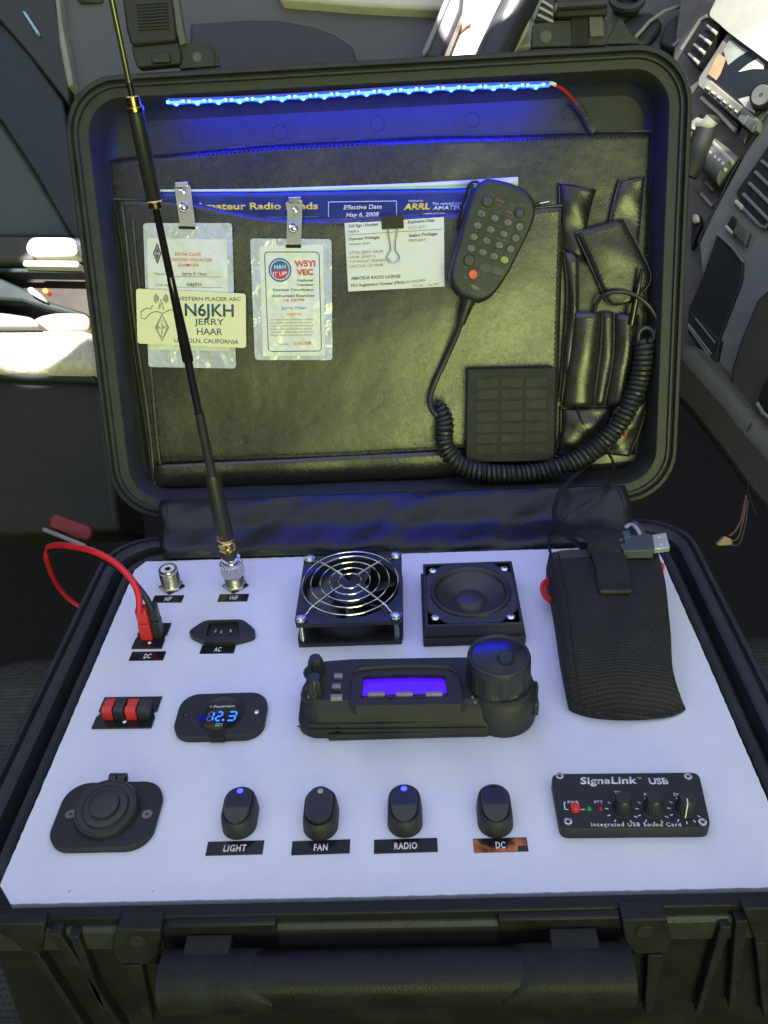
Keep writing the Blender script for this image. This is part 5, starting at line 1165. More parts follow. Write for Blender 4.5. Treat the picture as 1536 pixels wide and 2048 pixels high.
# ---- square black pad at the foot of the lid
QW = -1.7
pad = LT('square_pad', 'flat square black box with embossed grid standing at the foot of the lid', 'box', (1020, 835), QW)
qp = ((934, 739), (1112, 735), (1108, 922), (932, 926))
P_ = [(p.x, p.y) for p in zlp(qp, QW)]
bm = B(); loft(bm, [[(x, y, z) for x, y in roundpoly(P_[::-1], .2)] for z in (-3.2, QW - .1)] + [[(x, y, QW) for x, y in roundpoly(inset2(P_[::-1], .12), .2)]]); part('case_block', bm, mat('pad_leather', (.014, .016, .016), .7, bump=1, bscale=500), pad)
def bil(s, t): 
    a, b, c_, d = [Vector((*P_[i], 0)) for i in range(4)]; return a.lerp(b, s).lerp(d.lerp(c_, s), t)
for i in range(3):
    for j in range(7):
        s0, s1 = .11 + i * .275, .11 + i * .275 + .245; t0, t1 = .10 + j * .119, .10 + j * .119 + .098
        pts = [bil(s_, t_) for s_, t_ in ((s0, t0), (s1, t0), (s1, t1), (s0, t1))]; bm = B(); loft(bm, [[(p.x, p.y, z) for p in pts[::-1]] for z in (QW - .02, QW + .045)]); part('embossed_cell', bm, mat('pad_cell', (.009, .011, .014), .6, bump=.6, bscale=600), pad, bevel=.03)

# ---- hand microphone
MW = -.35
mic = LT('hand_microphone', 'black hand microphone with keypad hanging upside down in the lid', 'microphone', (985, 480), MW)
MT = [(974, 358), (990, 359), (1004, 362), (1022, 367), (1046, 377), (1062, 391), (1070, 407), (1071, 425), (1066, 445), (1058, 465), (1047, 488), (1032, 517), (1018, 545), (1004, 568), (992, 584), (978, 598), (958, 606), (940, 603), (920, 594), (905, 578), (898, 556), (901, 535), (908, 510), (918, 475), (930, 430), (938, 405), (947, 382), (958, 367)]
base_ = [(LP(x, y, MW - .9).x, LP(x, y, MW - .9).y) for x, y in MT][::-1]
base_ = [tuple(p[:2]) for p in cat([(x, y, 0) for x, y in base_ + base_[:1]], 3)][:-1]
cM = Vector((sum(p[0] for p in base_) / len(base_), sum(p[1] for p in base_) / len(base_)))
def sc(k, ox=0, oy=0): return [(cM.x + (p[0] - cM.x) * k + ox, cM.y + (p[1] - cM.y) * k + oy) for p in base_]
loops = [(.86, MW - 2.6), (.95, MW - 2.2), (.99, MW - 1.6), (1.0, MW - .9), (.985, MW - .4), (.955, MW - .12), (.91, MW), (.88, MW + .01)]
bm = B(); loft(bm, [[(x, y, z) for x, y in sc(k, -.1 * (1 - i / 7), 0)] for i, (k, z) in enumerate(loops)]); mb = part('body', bm, mat('mic_plastic', (.020, .026, .032), .5, bump=.4, bscale=1200, var=.1), mic)
KZm = MW + .012
def mp(zx, zy): return (660 + zx / 3.339, 340 + zy / 3.339)
M_key = mat('key_grey', (.12, .135, .145), .45); M_keyd = mat('key_dark', (.03, .036, .045), .35); M_rec = mat('key_recess', (.012, .013, .014), .5)
def ell(zx, zy, r, w, h, m, parent, name, rx=None):
    c = LP(*mp(zx, zy), w); k = 20; ang = math.radians(-17)
    def pt(a, s, z): x = (rx or r) * s * math.cos(a); y = r * s * math.sin(a); return (c.x + x * math.cos(ang) - y * math.sin(ang), c.y + x * math.sin(ang) + y * math.cos(ang), z)
    bm = B(); loft(bm, [[pt(2 * math.pi * i / k, s, z) for i in range(k)] for s, z in ((1, w), (1, w + h * .7), (.85, w + h))]); return part(name, bm, m, parent)
def pill(a, b, r, m, parent, name, w, h):
    A_, B_ = LP(*mp(*a), w), LP(*mp(*b), w); d = (B_ - A_).normalized(); n_ = Vector((-d.y, d.x, 0)); pts = []
    for i in range(9): t_ = math.pi * i / 8; pts.append(B_ + (n_ * math.cos(t_) + d * math.sin(t_)) * r)
    for i in range(9): t_ = math.pi * i / 8; pts.append(A_ + (-n_ * math.cos(t_) - d * math.sin(t_)) * r)
    bm = B(); loft(bm, [[(p.x, p.y, z) for p in pts[::-1]] for z in (w - .02, w + h)]); return part(name, bm, m, parent)
rows_ = [((1010, 292), (1100, 322), (1187, 352)), ((985, 370), (1072, 398), (1160, 428)), ((960, 447), (1045, 473), (1130, 502)), ((942, 523), (1020, 550), (1095, 577), (1165, 600))]
names_ = ['123', '456', '789', '*0#D']
for r_, nm in zip(rows_, names_):
    e = r_[2] if len(r_) > 3 else r_[-1]
    pill(r_[0], e, .47, M_rec, mb, 'key_surround', KZm, .03)
    for (zx, zy), chh in zip(r_, nm):
        m_ = M_key if chh != 'D' else mat('key_green', (.32, .42, .12), .4)
        kk = ell(zx, zy, .29, KZm + .03, .12, m_, mb, 'key', .36)
        x, y = mp(zx, zy); ltext(chh, (x - 2.6, y + 3.2), (x + 2.6, y + 4.6), 7, KZm + .155, M_ink, kk, bold=.01)
for (zx, zy), chh in zip(((1265, 378), (1240, 455), (1205, 528)), 'ABC'):
    ell(zx, zy, .48, KZm - .01, .04, M_rec, mb, 'key_surround'); kk = ell(zx, zy, .33, KZm + .03, .12, M_key, mb, 'key'); x, y = mp(zx, zy); ltext(chh, (x - 2.6, y + 3.2), (x + 2.6, y + 4.6), 7, KZm + .155, M_ink, kk, bold=.01)
ell(1165, 600, .37, KZm - .01, .04, M_rec, mb, 'key_surround')
for zx, zy, r in ((1053, 210, .50), (1265, 290, .40), (930, 605, .50)):
    ell(zx, zy, r + .1, KZm - .01, .05, M_rec, mb, 'key_surround'); ell(zx, zy, r, KZm, .22, M_keyd, mb, 'round_key')
ell(955, 697, .50, KZm - .01, .04, M_rec, mb, 'key_surround'); ell(955, 697, .42, KZm, .22, mat('key_red', (.75, .10, .06), .35), mb, 'red_key')
for zx, zy in ((1037, 655), (1115, 675)):
    pill((zx - 14, zy - 4), (zx + 14, zy + 4), .34, M_keyd, mb, 'function_key', KZm, .12)
pill((1030, 610), (1160, 660), .05, M_rec, mb, 'groove', KZm, .02)
for zx, zy in ((1128, 232), (1213, 260)): ell(zx, zy, .16, KZm - .01, .05, M_edge, mb, 'small_lamp', .13)
for zx, zy in ((1170, 190), (1190, 191)): ell(zx, zy, .09, KZm - .01, .03, M_void, mb, 'mic_hole', .06)
for zx, zy, w_, s_, m_ in ((1075, 168, 44, 'LOCK', M_key), (1135, 208, 48, 'DOWN', M_redink), (1215, 235, 34, 'A/B', M_key), (1290, 240, 60, 'ACC', M_key), (1195, 283, 40, 'TUNE', M_redink), (1030, 256, 30, 'BAND', M_key), (1118, 287, 30, 'SSB', M_key), (1205, 316, 38, 'CLAR', M_key), (1000, 333, 46, 'NAR/W', M_key), (1130, 375, 50, 'MODE', M_key), (980, 410, 34, 'ATT', M_key), (1060, 437, 40, 'PMS', M_key), (1145, 467, 60, 'BAND', M_key), (1033, 515, 34, 'CTCS', M_key), (1115, 545, 30, 'ENT', M_key), (905, 650, 30, 'VFO', M_key), (912, 722, 34, 'FAST', mat('blue_ink', (.12, .2, .5), .5)), (1025, 698, 22, 'P1', M_key), (1103, 722, 22, 'P2', M_key)):
    x0, y0 = mp(zx - w_ / 2, zy + 1 - w_ * .13); x1, y1 = mp(zx + w_ / 2, zy + 1 + w_ * .17); ltext(s_, (x0, y0), (x1, y1), 3, KZm, m_, mb, th=.006)
ltext('DTMF MICROPHONE', mp(890, 795), mp(1036, 832), 4.2, KZm, M_key, mb, bold=.01)
ltext('MH-59', mp(915, 822), mp(998, 843), 5.5, KZm, M_key, mb, bold=.01)
for q in (((935, 763), (962, 770), (985, 800), (958, 793)), ((962, 770), (985, 778), (1003, 800), (985, 800))):
    lquad('logo', [mp(*p) for p in q], KZm, KZm + .01, M_key, mb)
# hanger clip on the left shoulder
part('hanger_clip', tube(B(), cat(zlp(((958, 364), (945, 364), (936, 374), (928, 400), (920, 430), (915, 462)), -1.6), 5), .12, 8), M_blkg, mic)
part('hanger_clip', tube(B(), cat(zlp(((938, 372), (944, 372), (936, 400), (922, 440)), -1.9), 5), .16, 8), M_edge, mic)
# cord: strain relief, straight lead, coil, lead into the pocket
cord = LT('coiled_cord', 'black coiled microphone cord hanging in a loop along the foot of the lid', 'cord', (1080, 940), -1.6)
sr = [LP(938, 598, -1.2), LP(930, 622, -1.3), LP(922, 648, -1.5)]
o_ = part('strain_relief', tube(B(), cat(sr, 8), .4, 14, rf=lambda t: .62 - .26 * t), M_rubber, mic)
for k in range(9):
    c_ = cat(sr, 8)[2 + int(k * 1.5)]; d = (sr[2] - sr[0]).normalized(); tube_ = tube(B(), [c_ - d * .05, c_ + d * .05], .66 - .03 * k, 14); part('relief_ring', tube_, M_rubber, o_)
lead_ = cat([LP(x, y, w) for x, y, w in ((924, 640, -1.4), (914, 668, -1.7), (900, 700, -2.0), (884, 735, -2.2), (868, 770, -2.2), (861, 795, -2.0), (861, 812, -1.7), (868, 826, -1.3), (878, 832, -1.3))], 8)
part('straight_lead', tube(B(), lead_, .26, 12), M_rubber, cord)
cp = cat([LP(x, y, w) for x, y, w in ((880, 806, -1.5), (886, 826, -1.5), (890, 850, -1.5), (888, 875, -1.5), (893, 900, -1.4), (910, 922, -1.2), (940, 938, -1.0), (975, 945, -.9), (1020, 948, -.9), (1065, 946, -.9), (1105, 938, -.9), (1145, 924, -1.0), (1180, 905, -1.1), (1212, 880, -1.1), (1238, 850, -1.1), (1258, 815, -1.1), (1274, 775, -1.2), (1284, 735, -1.3), (1288, 700, -1.4), (1288, 684, -1.5))], 12)
CPn = 1500; cps = resample(cp, CPn); turns = 66; pts = []
nrm = None
for i, p in enumerate(cps):
    d = (cps[min(i + 1, CPn)] - cps[max(i - 1, 0)]).normalized()
    n1 = Vector((0, 0, 1)) - d * d.z; n1.normalize(); n2 = d.cross(n1); t_ = i / CPn; rad_ = .68 * min(1, .35 + t_ * 14) ; a = 2 * math.pi * turns * t_
    pts.append(p + (n1 * math.cos(a) + n2 * math.sin(a)) * rad_)
part('coil', tube(B(), pts, .235, 6), M_rubber, cord)
part('end_loop', tube(B(), cat([LP(x, y, w) for x, y, w in ((1280, 690, -1.3), (1276, 676, -1.1), (1280, 662, -1.0), (1292, 655, -1.0), (1304, 662, -1.2), (1306, 676, -1.4), (1298, 684, -1.5), (1304, 672, -1.6), (1313, 655, -1.6), (1312, 636, -1.6), (1300, 615, -1.6), (1282, 598, -1.6), (1258, 586, -1.7), (1232, 584, -1.8), (1210, 590, -2.0), (1196, 602, -2.4), (1190, 618, -2.7), (1188, 636, -3.0))], 8), .20, 10), M_rubber, cord)
rt = LT('red_fray', 'tiny bright red cable end peeking out behind the coiled cord', 'cable end', (1245, 868), -2.4)
part('fray', tube(B(), cat(zlp(((1236, 878), (1243, 868), (1250, 862), (1247, 872), (1254, 868)), -2.2), 4), .1, 5), M_redw, rt)
# ---- two cables running from the organizer down into the pouch
cabs = T('usb_cable', 'pair of black cables running from the lid organizer down to the nylon pouch', 'cable', tuple(YP(1150, 1000, 36)))
def WL(x, y, w): return LID_M @ LP(x, y, w)
P1 = [WL(1210, 905, -2.6), WL(1190, 918, -2.3), WL(1160, 942, -.8), YP(1132, 968, 38.2), YP(1114, 1000, 37), YP(1109, 1030, 35.6), YP(1125, 1062, 33.2), YP(1148, 1082, 31), YP(1170, 1100, 29.4), YP(1190, 1120, 28)]
part('braided_cable', tube(B(), cat(P1, 10), .26, 10, flat=.6), mat('cable_braid', (.02, .02, .025), .5, weave=1, wscale=500), cabs)
P2 = [WL(1216, 905, -2.6), WL(1226, 925, -1.8), WL(1224, 950, -.3), YP(1210, 978, 37.6), YP(1180, 1000, 36.8), YP(1150, 1018, 35.8), YP(1120, 1040, 34.8), YP(1100, 1065, 33), YP(1098, 1092, 30.5), YP(1103, 1112, 28.5)]
part('plain_cable', tube(B(), cat(P2, 10), .13, 8), M_blkw, cabs)
part('plain_cable', tube(B(), cat([WL(x, y, -2.7) for x, y in ((1155, 815), (1162, 840), (1178, 862), (1195, 878))], 8), .1, 8), M_blkw, cabs)
# ================================================================== THE CAR CABIN AROUND THE CASE
def cab(name, pl, px, off, th, m, parent, r=0, bevel=.2, smooth=1):
    P_ = [pl.at(x, y, off) for x, y in px]
    if r:
        u = (P_[1] - P_[0]).normalized(); v = pl.n.cross(u); Q = [((p - P_[0]).dot(u), (p - P_[0]).dot(v)) for p in P_]; P_ = [P_[0] + u * a + v * b for a, b in roundpoly(Q, r, 5)]
    return part(name, slab(B(), P_, pl.n, th), m, parent, bevel=bevel, smooth=smooth)
def cline(name, pl, px, off, r, m, parent):
    r = r * .62; off = off - .25
    return part(name, tube(B(), [pl.at(x, y, off) for x, y in px], r, 6), m, parent)
M_d1 = mat('dash_mid_grey', (.075, .075, .08), .6, bump=.6, bscale=300, var=.06)
M_d2 = mat('dash_dark_grey', (.030, .030, .038), .6, bump=.6, bscale=300, var=.06)
M_d3 = mat('trim_blue_black', (.010, .016, .020), .55, var=.1)
M_d4 = mat('trim_slate', (.045, .054, .060), .6, var=.08)
M_d5 = mat('door_card', (.016, .016, .014), .65, bump=.5, bscale=200, var=.1)
M_lt = mat('pale_trim_and_glints', (.50, .48, .43), .5, bump=.8, bscale=260, var=.08)  # pale grey for trim, also for glints and reflections put in as colour
M_seal = mat('seal_grey', (.22, .23, .20), .6)
M_cons = mat('console_grey', (.19, .20, .195), .42, bump=.3, bscale=300, var=.08)
M_cons2 = mat('console_black', (.025, .023, .024), .25, var=.2)
M_slat = mat('slat_grey', (.19, .20, .21), .35)
M_seat = mat('seat_cloth', (.055, .054, .048), .85, weave=1, wscale=70, var=.3, vscale=90)
M_blk2 = mat('cabin_black', (.008, .009, .011), .6)

def CT(name, label, catg, p, d): return T(name, label, catg, tuple(DP(p[0], p[1], d)))
floor_ = box(B(), (0, 60, -62), (420, 420, 4)); solo('floor', None, None, floor_, mat('cabin_carpet', (.01, .01, .01), .9, bump=1), (0, 60, -62), kind='structure', smooth=0)
bm = box(B(), (0, 190, 20), (420, 6, 200)); solo('cabin_wall', None, None, bm, M_blk2, (0, 190, 20), kind='structure', smooth=0)
bm = box(B(), (-130, 80, 20), (6, 240, 200)); solo('cabin_wall', None, None, bm, M_blk2, (-130, 80, 20), kind='structure', smooth=0)
bm = box(B(), (130, 80, 20), (6, 240, 200)); solo('cabin_wall', None, None, bm, M_blk2, (130, 80, 20), kind='structure', smooth=0)

# ---- seat cushion carrying the case
seat = T('car_seat', 'dark woven car seat carrying the open case', 'seat', (0, 20, -23))
bm = B(); loft(bm, [[(x, y, z) for x, y in rr(-52 + i, 48 - i, -30 + i, 46 - i, 8)] for z, i in ((-34, 0), (-24, 0), (-21.5, 1), (-20.3, 3.5), (-20.1, 6))]); part('cushion', bm, M_seat, seat, smooth=60)
bm = B(); part('cushion_seam', tube(B(), cat([(-52, 6, -20.3), (-40, 4, -19.9), (-27, 3, -19.9), (0, 2, -19.9)], 6), .35, 6), M_blkm, seat)
bx = YP(1110, 2040, -12)
bm = B(); box(bm, (8, -16, -19.3), (16, 5, 1.6)); part('seat_strap', bm, M_blkm, seat, bevel=.3)
buckle = T('seat_buckle', 'dark seat belt buckle with a pale metal tongue below the case handle', 'buckle', tuple(PP(1170, 2040, -16)))
def gq(px, z): return [(PP(x, y, z).x, PP(x, y, z).y) for x, y in px]
part('housing', prism(B(), gq(((1130, 2015), (1235, 2012), (1255, 2090), (1120, 2090)), -15)[::-1], -19.5, -15), M_blkm, buckle, bevel=.3)
part('tongue', prism(B(), gq(((1128, 2012), (1139, 2012), (1152, 2070), (1124, 2070)), -14.6)[::-1], -14.95, -14.6), M_cream, buckle, bevel=.1)

# ---- left: door with sunlit arm rest
door = CT('car_door', 'dark car door at the left with a sunlit arm rest and pull handle', 'car door', (60, 700), 104)
cab('door_card', DL, ((-160, 740), (200, 752), (236, 1060), (-160, 1075)), 0, 6, M_d5, door, bevel=.6)
cline('card_seam', DL, ((-160, 862), (20, 855), (100, 850), (215, 848)), .1, .25, M_blk2, door)
cab('dark_recess', DL, ((-160, 500), (190, 505), (205, 700), (-160, 700)), -3, 4, mat('recess_brown', (.02, .015, .013), .6), door)
cab('window_sill', DL, ((-160, 468), (172, 472), (176, 520), (-160, 522)), .5, 3, mat('sill_grey', (.05, .05, .055), .6), door, bevel=.5)
cab('pull_handle', DL, ((51, 486), (62, 472), (147, 473), (152, 508), (62, 510), (50, 502)), 2.0, 2.2, M_lt, door, r=1.0, bevel=.5)
cab('trim_strip', DL, ((46, 520), (155, 521), (156, 533), (44, 531)), 1.4, 1.5, M_lt, door, r=.5, bevel=.3)
cab('lower_sill', DL, ((-160, 534), (180, 536), (182, 545), (-160, 542)), .3, 2, M_d3, door)
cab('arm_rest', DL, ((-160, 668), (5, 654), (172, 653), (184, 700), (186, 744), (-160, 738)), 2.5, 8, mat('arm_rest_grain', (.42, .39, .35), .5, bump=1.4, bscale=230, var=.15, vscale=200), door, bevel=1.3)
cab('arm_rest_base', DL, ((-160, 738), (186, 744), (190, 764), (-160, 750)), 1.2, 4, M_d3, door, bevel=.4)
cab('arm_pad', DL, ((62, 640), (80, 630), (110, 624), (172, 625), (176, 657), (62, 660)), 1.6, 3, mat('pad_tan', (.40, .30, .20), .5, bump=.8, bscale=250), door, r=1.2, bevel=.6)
cab('grip_cover', DL, ((-160, 618), (10, 626), (62, 634), (76, 646), (76, 654), (-160, 656)), 3.2, 3, mat('grip_grey', (.10, .10, .10), .55), door, r=.8, bevel=.6)
lev = cab('lever', DL, ((-160, 520), (0, 556), (50, 578), (96, 602), (170, 624), (168, 634), (90, 616), (40, 600), (-160, 590)), 1.2, 2, M_d3, door, bevel=.5)
cab('lever_glint', DL, ((54, 576), (62, 573), (84, 591), (80, 598), (56, 584)), 2.2, .8, M_lt, lev, r=.3, bevel=.2)  # white glint on the lever, made as pale slivers
cab('lever_glint', DL, ((84, 594), (92, 600), (90, 603), (82, 598)), 2.0, .5, M_lt, lev, bevel=.1)
cab('orange_button', DL, ((84, 577), (92, 575), (97, 582), (92, 588), (84, 584)), 2.2, .8, mat('orange_plastic', (.70, .10, .03), .4), door, r=.4, bevel=.1)
# upper left: pillar and belt trim
pil = CT('door_pillar', 'blue-grey door pillar trim with a black strip at the upper left', 'pillar', (60, 200), 116)
P2 = Pl((0, 100, 118), (150, 100, 116), (60, 460, 110))
cab('slate_panel', P2, ((-160, 120), (0, 240), (66, 340), (146, 474), (-160, 474)), 0, 5, M_d4, pil, bevel=.6)
cab('blue_black_panel', P2, ((-160, -40), (0, 40), (60, 108), (126, 200), (158, 480), (140, 470), (66, 340), (0, 240), (-160, 110)), .8, 5, M_d3, pil, bevel=.3)
cab('black_strip', P2, ((-160, -60), (104, -60), (118, 40), (140, 170), (134, 205), (60, 112), (0, 42), (-160, -30)), 1.6, 5, mat('strip_black', (.018, .017, .017), .5), pil, bevel=.3)
cab('strip_highlight', P2, ((44, 22), (50, 22), (78, 64), (73, 68)), 2.2, .6, mat('highlight_sky_blue', (.25, .42, .55), .2), pil, bevel=.1)  # highlight on the black strip, put in as a blue sliver
cab('door_seal', P2, ((103, -60), (113, -60), (122, 40), (146, 166), (134, 172), (118, 90)), 2.4, 2, M_seal, pil, bevel=.3)

# ---- far dashboard across the top
DT = Pl((200, 50, 116), (900, 50, 112), (500, 160, 112))
dash = CT('dashboard', 'grey car dashboard behind the lid with sunlit top and dark curved hood', 'dashboard', (600, 60), 112)
cab('dash_face', DT, ((118, -60), (1060, -60), (1060, 170), (150, 220), (140, 150), (122, 40)), 0, 5, M_d1, dash, bevel=.3)
cab('dash_hood', DT, ((380, 46), (500, 38), (560, 40), (620, 50), (670, 68), (705, 92), (716, 130), (716, 190), (380, 200)), .8, 1.5, M_d2, dash, bevel=.4)
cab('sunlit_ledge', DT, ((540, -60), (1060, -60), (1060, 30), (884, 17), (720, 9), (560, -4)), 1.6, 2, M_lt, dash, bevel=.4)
cab('vent_slot', DT, ((150, -40), (206, -40), (204, 2), (160, 3), (152, -2)), .5, .8, M_d2, dash, bevel=.3)
# steering wheel in the sun
whl = CT('steering_wheel', 'black steering wheel spokes in front of sunlit trim, above the lid', 'steering wheel', (960, 40), 106)
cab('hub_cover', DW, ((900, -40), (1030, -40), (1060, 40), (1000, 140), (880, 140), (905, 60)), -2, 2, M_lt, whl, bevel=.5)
cab('spoke', DW, ((894, -40), (930, -40), (924, 20), (885, 115), (846, 118), (852, 98), (895, -5)), 1.0, 2.5, mat('spoke_black', (.022, .022, .028), .45), whl, bevel=.5)
cab('spoke_edge', DW, ((890, -40), (898, -40), (898, -2), (856, 100), (846, 112), (842, 106), (890, -6)), 1.4, 1.5, M_slat, whl, bevel=.2)
rim_ = [DW.at(x, y, 1.5) for x, y in ((1062, -60), (1046, -10), (1020, 40), (992, 100), (970, 150))]
part('wheel_rim', tube(B(), cat(rim_, 6), 2.1, 16), mat('wheel_leather', (.022, .024, .03), .4, bump=.3), whl)
cline('trim_groove', DW, ((905, 96), (908, 84), (920, 64), (934, 52), (942, 48)), -1.5, .25, mat('groove_brown', (.12, .05, .02), .6), whl)
# instrument cluster behind the right latch
DI = Pl((1100, 50, 110), (1400, 50, 106), (1250, 140, 106))
clu = CT('instrument_cluster', 'dark instrument hood with air vent and round gauge behind the right latch', 'instrument cluster', (1240, 40), 108)
cab('hood', DI, ((1030, -60), (1440, -60), (1440, 40), (1400, 140), (1030, 150)), 0, 3, mat('hood_grey', (.05, .052, .05), .5), clu, bevel=.5)
cab('grey_cowl', DI, ((1040, 30), (1058, 28), (1072, 44), (1066, 90), (1020, 96), (1026, 60)), 1.0, 1, M_cons, clu, r=1, bevel=.3)
v_ = cab('air_vent', DI, ((1082, -40), (1112, -40), (1110, 46), (1064, 40), (1068, 30)), 1.0, 1, M_cons2, clu, bevel=.2)
for k in range(3): cline('slat', DI, ((1076 + k * 4, 30 - k * 14), (1106, 44 - k * 14)), 1.4, .28, M_lt, v_)
cline('slat', DI, ((1066, 40), (1094, -30)), 1.5, .4, M_slat, v_)
cab('column_shroud', DI, ((1232, 60), (1262, 30), (1300, 20), (1330, 44), (1300, 84), (1262, 90)), 1.0, 2, M_blk2, clu, r=1.2, bevel=.4)
part('gauge_ring', tube(B(), [DI.at(1254 + 29 * math.cos(a), 2 + 16 * math.sin(a), 2) for a in [2 * math.pi * k / 28 for k in range(28)]], .5, 8, closed=True), M_blk, clu)
cab('gauge', DI, [(1254 + 27 * math.cos(a), 2 + 14 * math.sin(a)) for a in [2 * math.pi * k / 20 for k in range(20)]], 1.5, 2, M_d3, clu, bevel=.1)
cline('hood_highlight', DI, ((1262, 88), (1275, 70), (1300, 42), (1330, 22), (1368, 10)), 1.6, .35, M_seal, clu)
cab('hood_recess', DI, ((1318, 86), (1330, 50), (1352, 28), (1376, 34), (1400, 46), (1392, 70), (1362, 104)), 1.2, 1, M_blk2, clu, r=1.0, bevel=.3)
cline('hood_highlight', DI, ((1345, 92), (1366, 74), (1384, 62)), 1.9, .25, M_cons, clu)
cab('olive_pad', DI, ((1372, -60), (1450, -60), (1432, -2), (1416, 28), (1400, 42), (1384, 30)), 1.4, 2, mat('olive_trim', (.11, .12, .09), .5), clu, bevel=.3)

# ---- right: centre console with screen, knobs, vents
con = CT('centre_console', 'grey centre console at the right with screen, knob, buttons and air vents', 'console', (1470, 250), 96)
cab('console_face', CR, ((1360, -20), (1640, 60), (1640, 500), (1480, 760), (1340, 760), (1340, 140)), -1, 4, mat('console_taupe', (.17, .155, .135), .45, bump=.4, bscale=300, var=.15), con, bevel=.4)
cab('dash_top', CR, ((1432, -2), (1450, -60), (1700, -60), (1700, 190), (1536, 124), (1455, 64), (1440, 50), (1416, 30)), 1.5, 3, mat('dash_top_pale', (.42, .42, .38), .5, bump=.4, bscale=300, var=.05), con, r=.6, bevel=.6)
v_ = cab('air_vent', CR, ((1404, 38), (1416, 33), (1440, 50), (1438, 62), (1392, 136), (1364, 100)), 1.0, 1.2, M_blk2, con, r=.4, bevel=.1)
cline('vent_edge', CR, ((1362, 100), (1400, 40), (1414, 32)), 1.4, .35, M_slat, v_)
for a, b in (((1414, 51), (1433, 67)), ((1399, 71), (1421, 87)), ((1388, 89), (1409, 106)), ((1377, 108), (1397, 126))):
    cline('slat', CR, (a, b), 1.6, .22, M_slat, v_); cline('slat_tip', CR, ((a[0] * .45 + b[0] * .55, a[1] * .45 + b[1] * .55), b), 1.7, .28, M_lt, v_)
hu = cab('head_unit', CR, ((1455, 63), (1600, 158), (1600, 250), (1518, 262), (1500, 262), (1392, 172), (1396, 154)), .8, 1.5, mat('bezel_silver', (.20, .20, .185), .35), con, bevel=.25)
scn = cab('screen', CR, ((1460, 74), (1560, 138), (1560, 196), (1512, 232), (1474, 200), (1424, 158)), 1.0, .3, mat('screen_glass', (.012, .016, .02), .06, var=.3, vscale=6), hu, bevel=.05)
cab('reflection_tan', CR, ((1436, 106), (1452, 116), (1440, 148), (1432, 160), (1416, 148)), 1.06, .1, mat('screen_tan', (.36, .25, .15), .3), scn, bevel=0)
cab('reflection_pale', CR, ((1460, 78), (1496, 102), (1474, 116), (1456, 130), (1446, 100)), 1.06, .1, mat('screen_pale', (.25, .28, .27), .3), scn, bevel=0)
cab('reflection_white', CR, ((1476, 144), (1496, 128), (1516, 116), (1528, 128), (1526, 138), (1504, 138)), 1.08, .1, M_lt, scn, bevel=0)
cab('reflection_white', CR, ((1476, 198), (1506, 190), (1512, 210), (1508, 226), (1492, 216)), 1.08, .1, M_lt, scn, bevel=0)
row = cab('button_row', CR, ((1410, 162), (1421, 160), (1518, 240), (1516, 262), (1500, 262), (1402, 178)), 1.6, 1.0, mat('button_bar', (.22, .215, .18), .35), hu, bevel=.15)
for k in range(6):
    x, y = 1412 + k * 11.5, 172 + k * 9.3; cab('button', CR, ((x, y - 4), (x + 9, y + 3.5), (x + 5, y + 11), (x - 4, y + 3)), 1.9, .5, mat('button_grey', (.16, .16, .14), .4), row, r=.2, bevel=.08); cab('button_mark', CR, ((x + 1, y), (x + 5, y + 3), (x + 3, y + 6), (x - 1, y + 3)), 2.0, .2, M_white, row, bevel=0)
for k in range(2):
    x, y = 1485 + k * 15, 220 + k * 12.5; cab('large_button', CR, ((x, y), (x + 14, y + 11), (x + 1, y + 30), (x - 12, y + 18)), 2.0, .6, mat('button_blue_grey', (.15, .17, .18), .35), row, bevel=.1)
cab('small_button', CR, ((1484, 250), (1498, 262), (1486, 288), (1474, 276)), 1.4, .6, M_cons2, con, bevel=.15)
cab('disc_slot', CR, ((1406, 182), (1412, 184), (1478, 250), (1474, 262), (1464, 258), (1404, 196)), .3, 1, M_cons2, con, bevel=.05)
cline('sunlit_slot_edge', CR, ((1403, 196), (1437, 226), (1471, 262)), .8, .38, M_lt, con)  # sun on the slot's edge, put in as a pale line
kn = [CR.at(1508, 192, 2.0), CR.at(1524, 190, 5.0)]
c0 = CR.at(1532, 196, 1.0); kd = (CR.at(1512, 184, 4.2) - c0).normalized(); KM = Matrix.Translation(c0) @ kd.to_track_quat('Z', 'Y').to_matrix().to_4x4()
kb = part('volume_knob', lathe(B(), [(1.5, -.5), (1.5, .2), (1.25, .3), (1.25, 1.6), (1.15, 1.8)], (0, 0, 0), 32, KM), M_blkg, con); part('knob_cap', lathe(B(), [(1.0, 1.8), (.95, 1.86), (.2, 1.8)], (0, 0, 0), 28, KM), M_slat, kb)
part('shift_knob', tube(B(), cat([CR.at(x, y, 2.5) for x, y in ((1420, 236), (1410, 262), (1398, 296), (1385, 330), (1374, 350))], 5), 1.2, 16), M_blkm, con)
part('knob_cap', tube(B(), cat([CR.at(x, y, 3.0) for x, y in ((1424, 238), (1412, 250), (1396, 250), (1388, 262))], 4), .8, 12), M_lt, con)
cy_ = part('climate_dial', tube(B(), [CR.at(1412, 306, .4), CR.at(1462, 346, .4)], 1.7, 24), M_cons, con)
for k, (x, y) in enumerate(((1420, 300), (1429, 309), (1437, 315), (1445, 322), (1449, 334))): cab('dial_mark', CR, ((x, y), (x + 4, y + 3), (x + 1, y + 8), (x - 3, y + 5)), 2.1, .2, M_white, cy_, bevel=0)
cline('trim_edge', CR, ((1421, 281), (1466, 326)), 1.9, .35, M_lt, con)
for a, b, w_ in (((1408, 330), (1446, 366), .12), ((1388, 338), (1436, 392), .14), ((1388, 372), (1428, 414), .14)): cline('trim_edge', CR, (a, b), -.6, w_, M_slat, con)
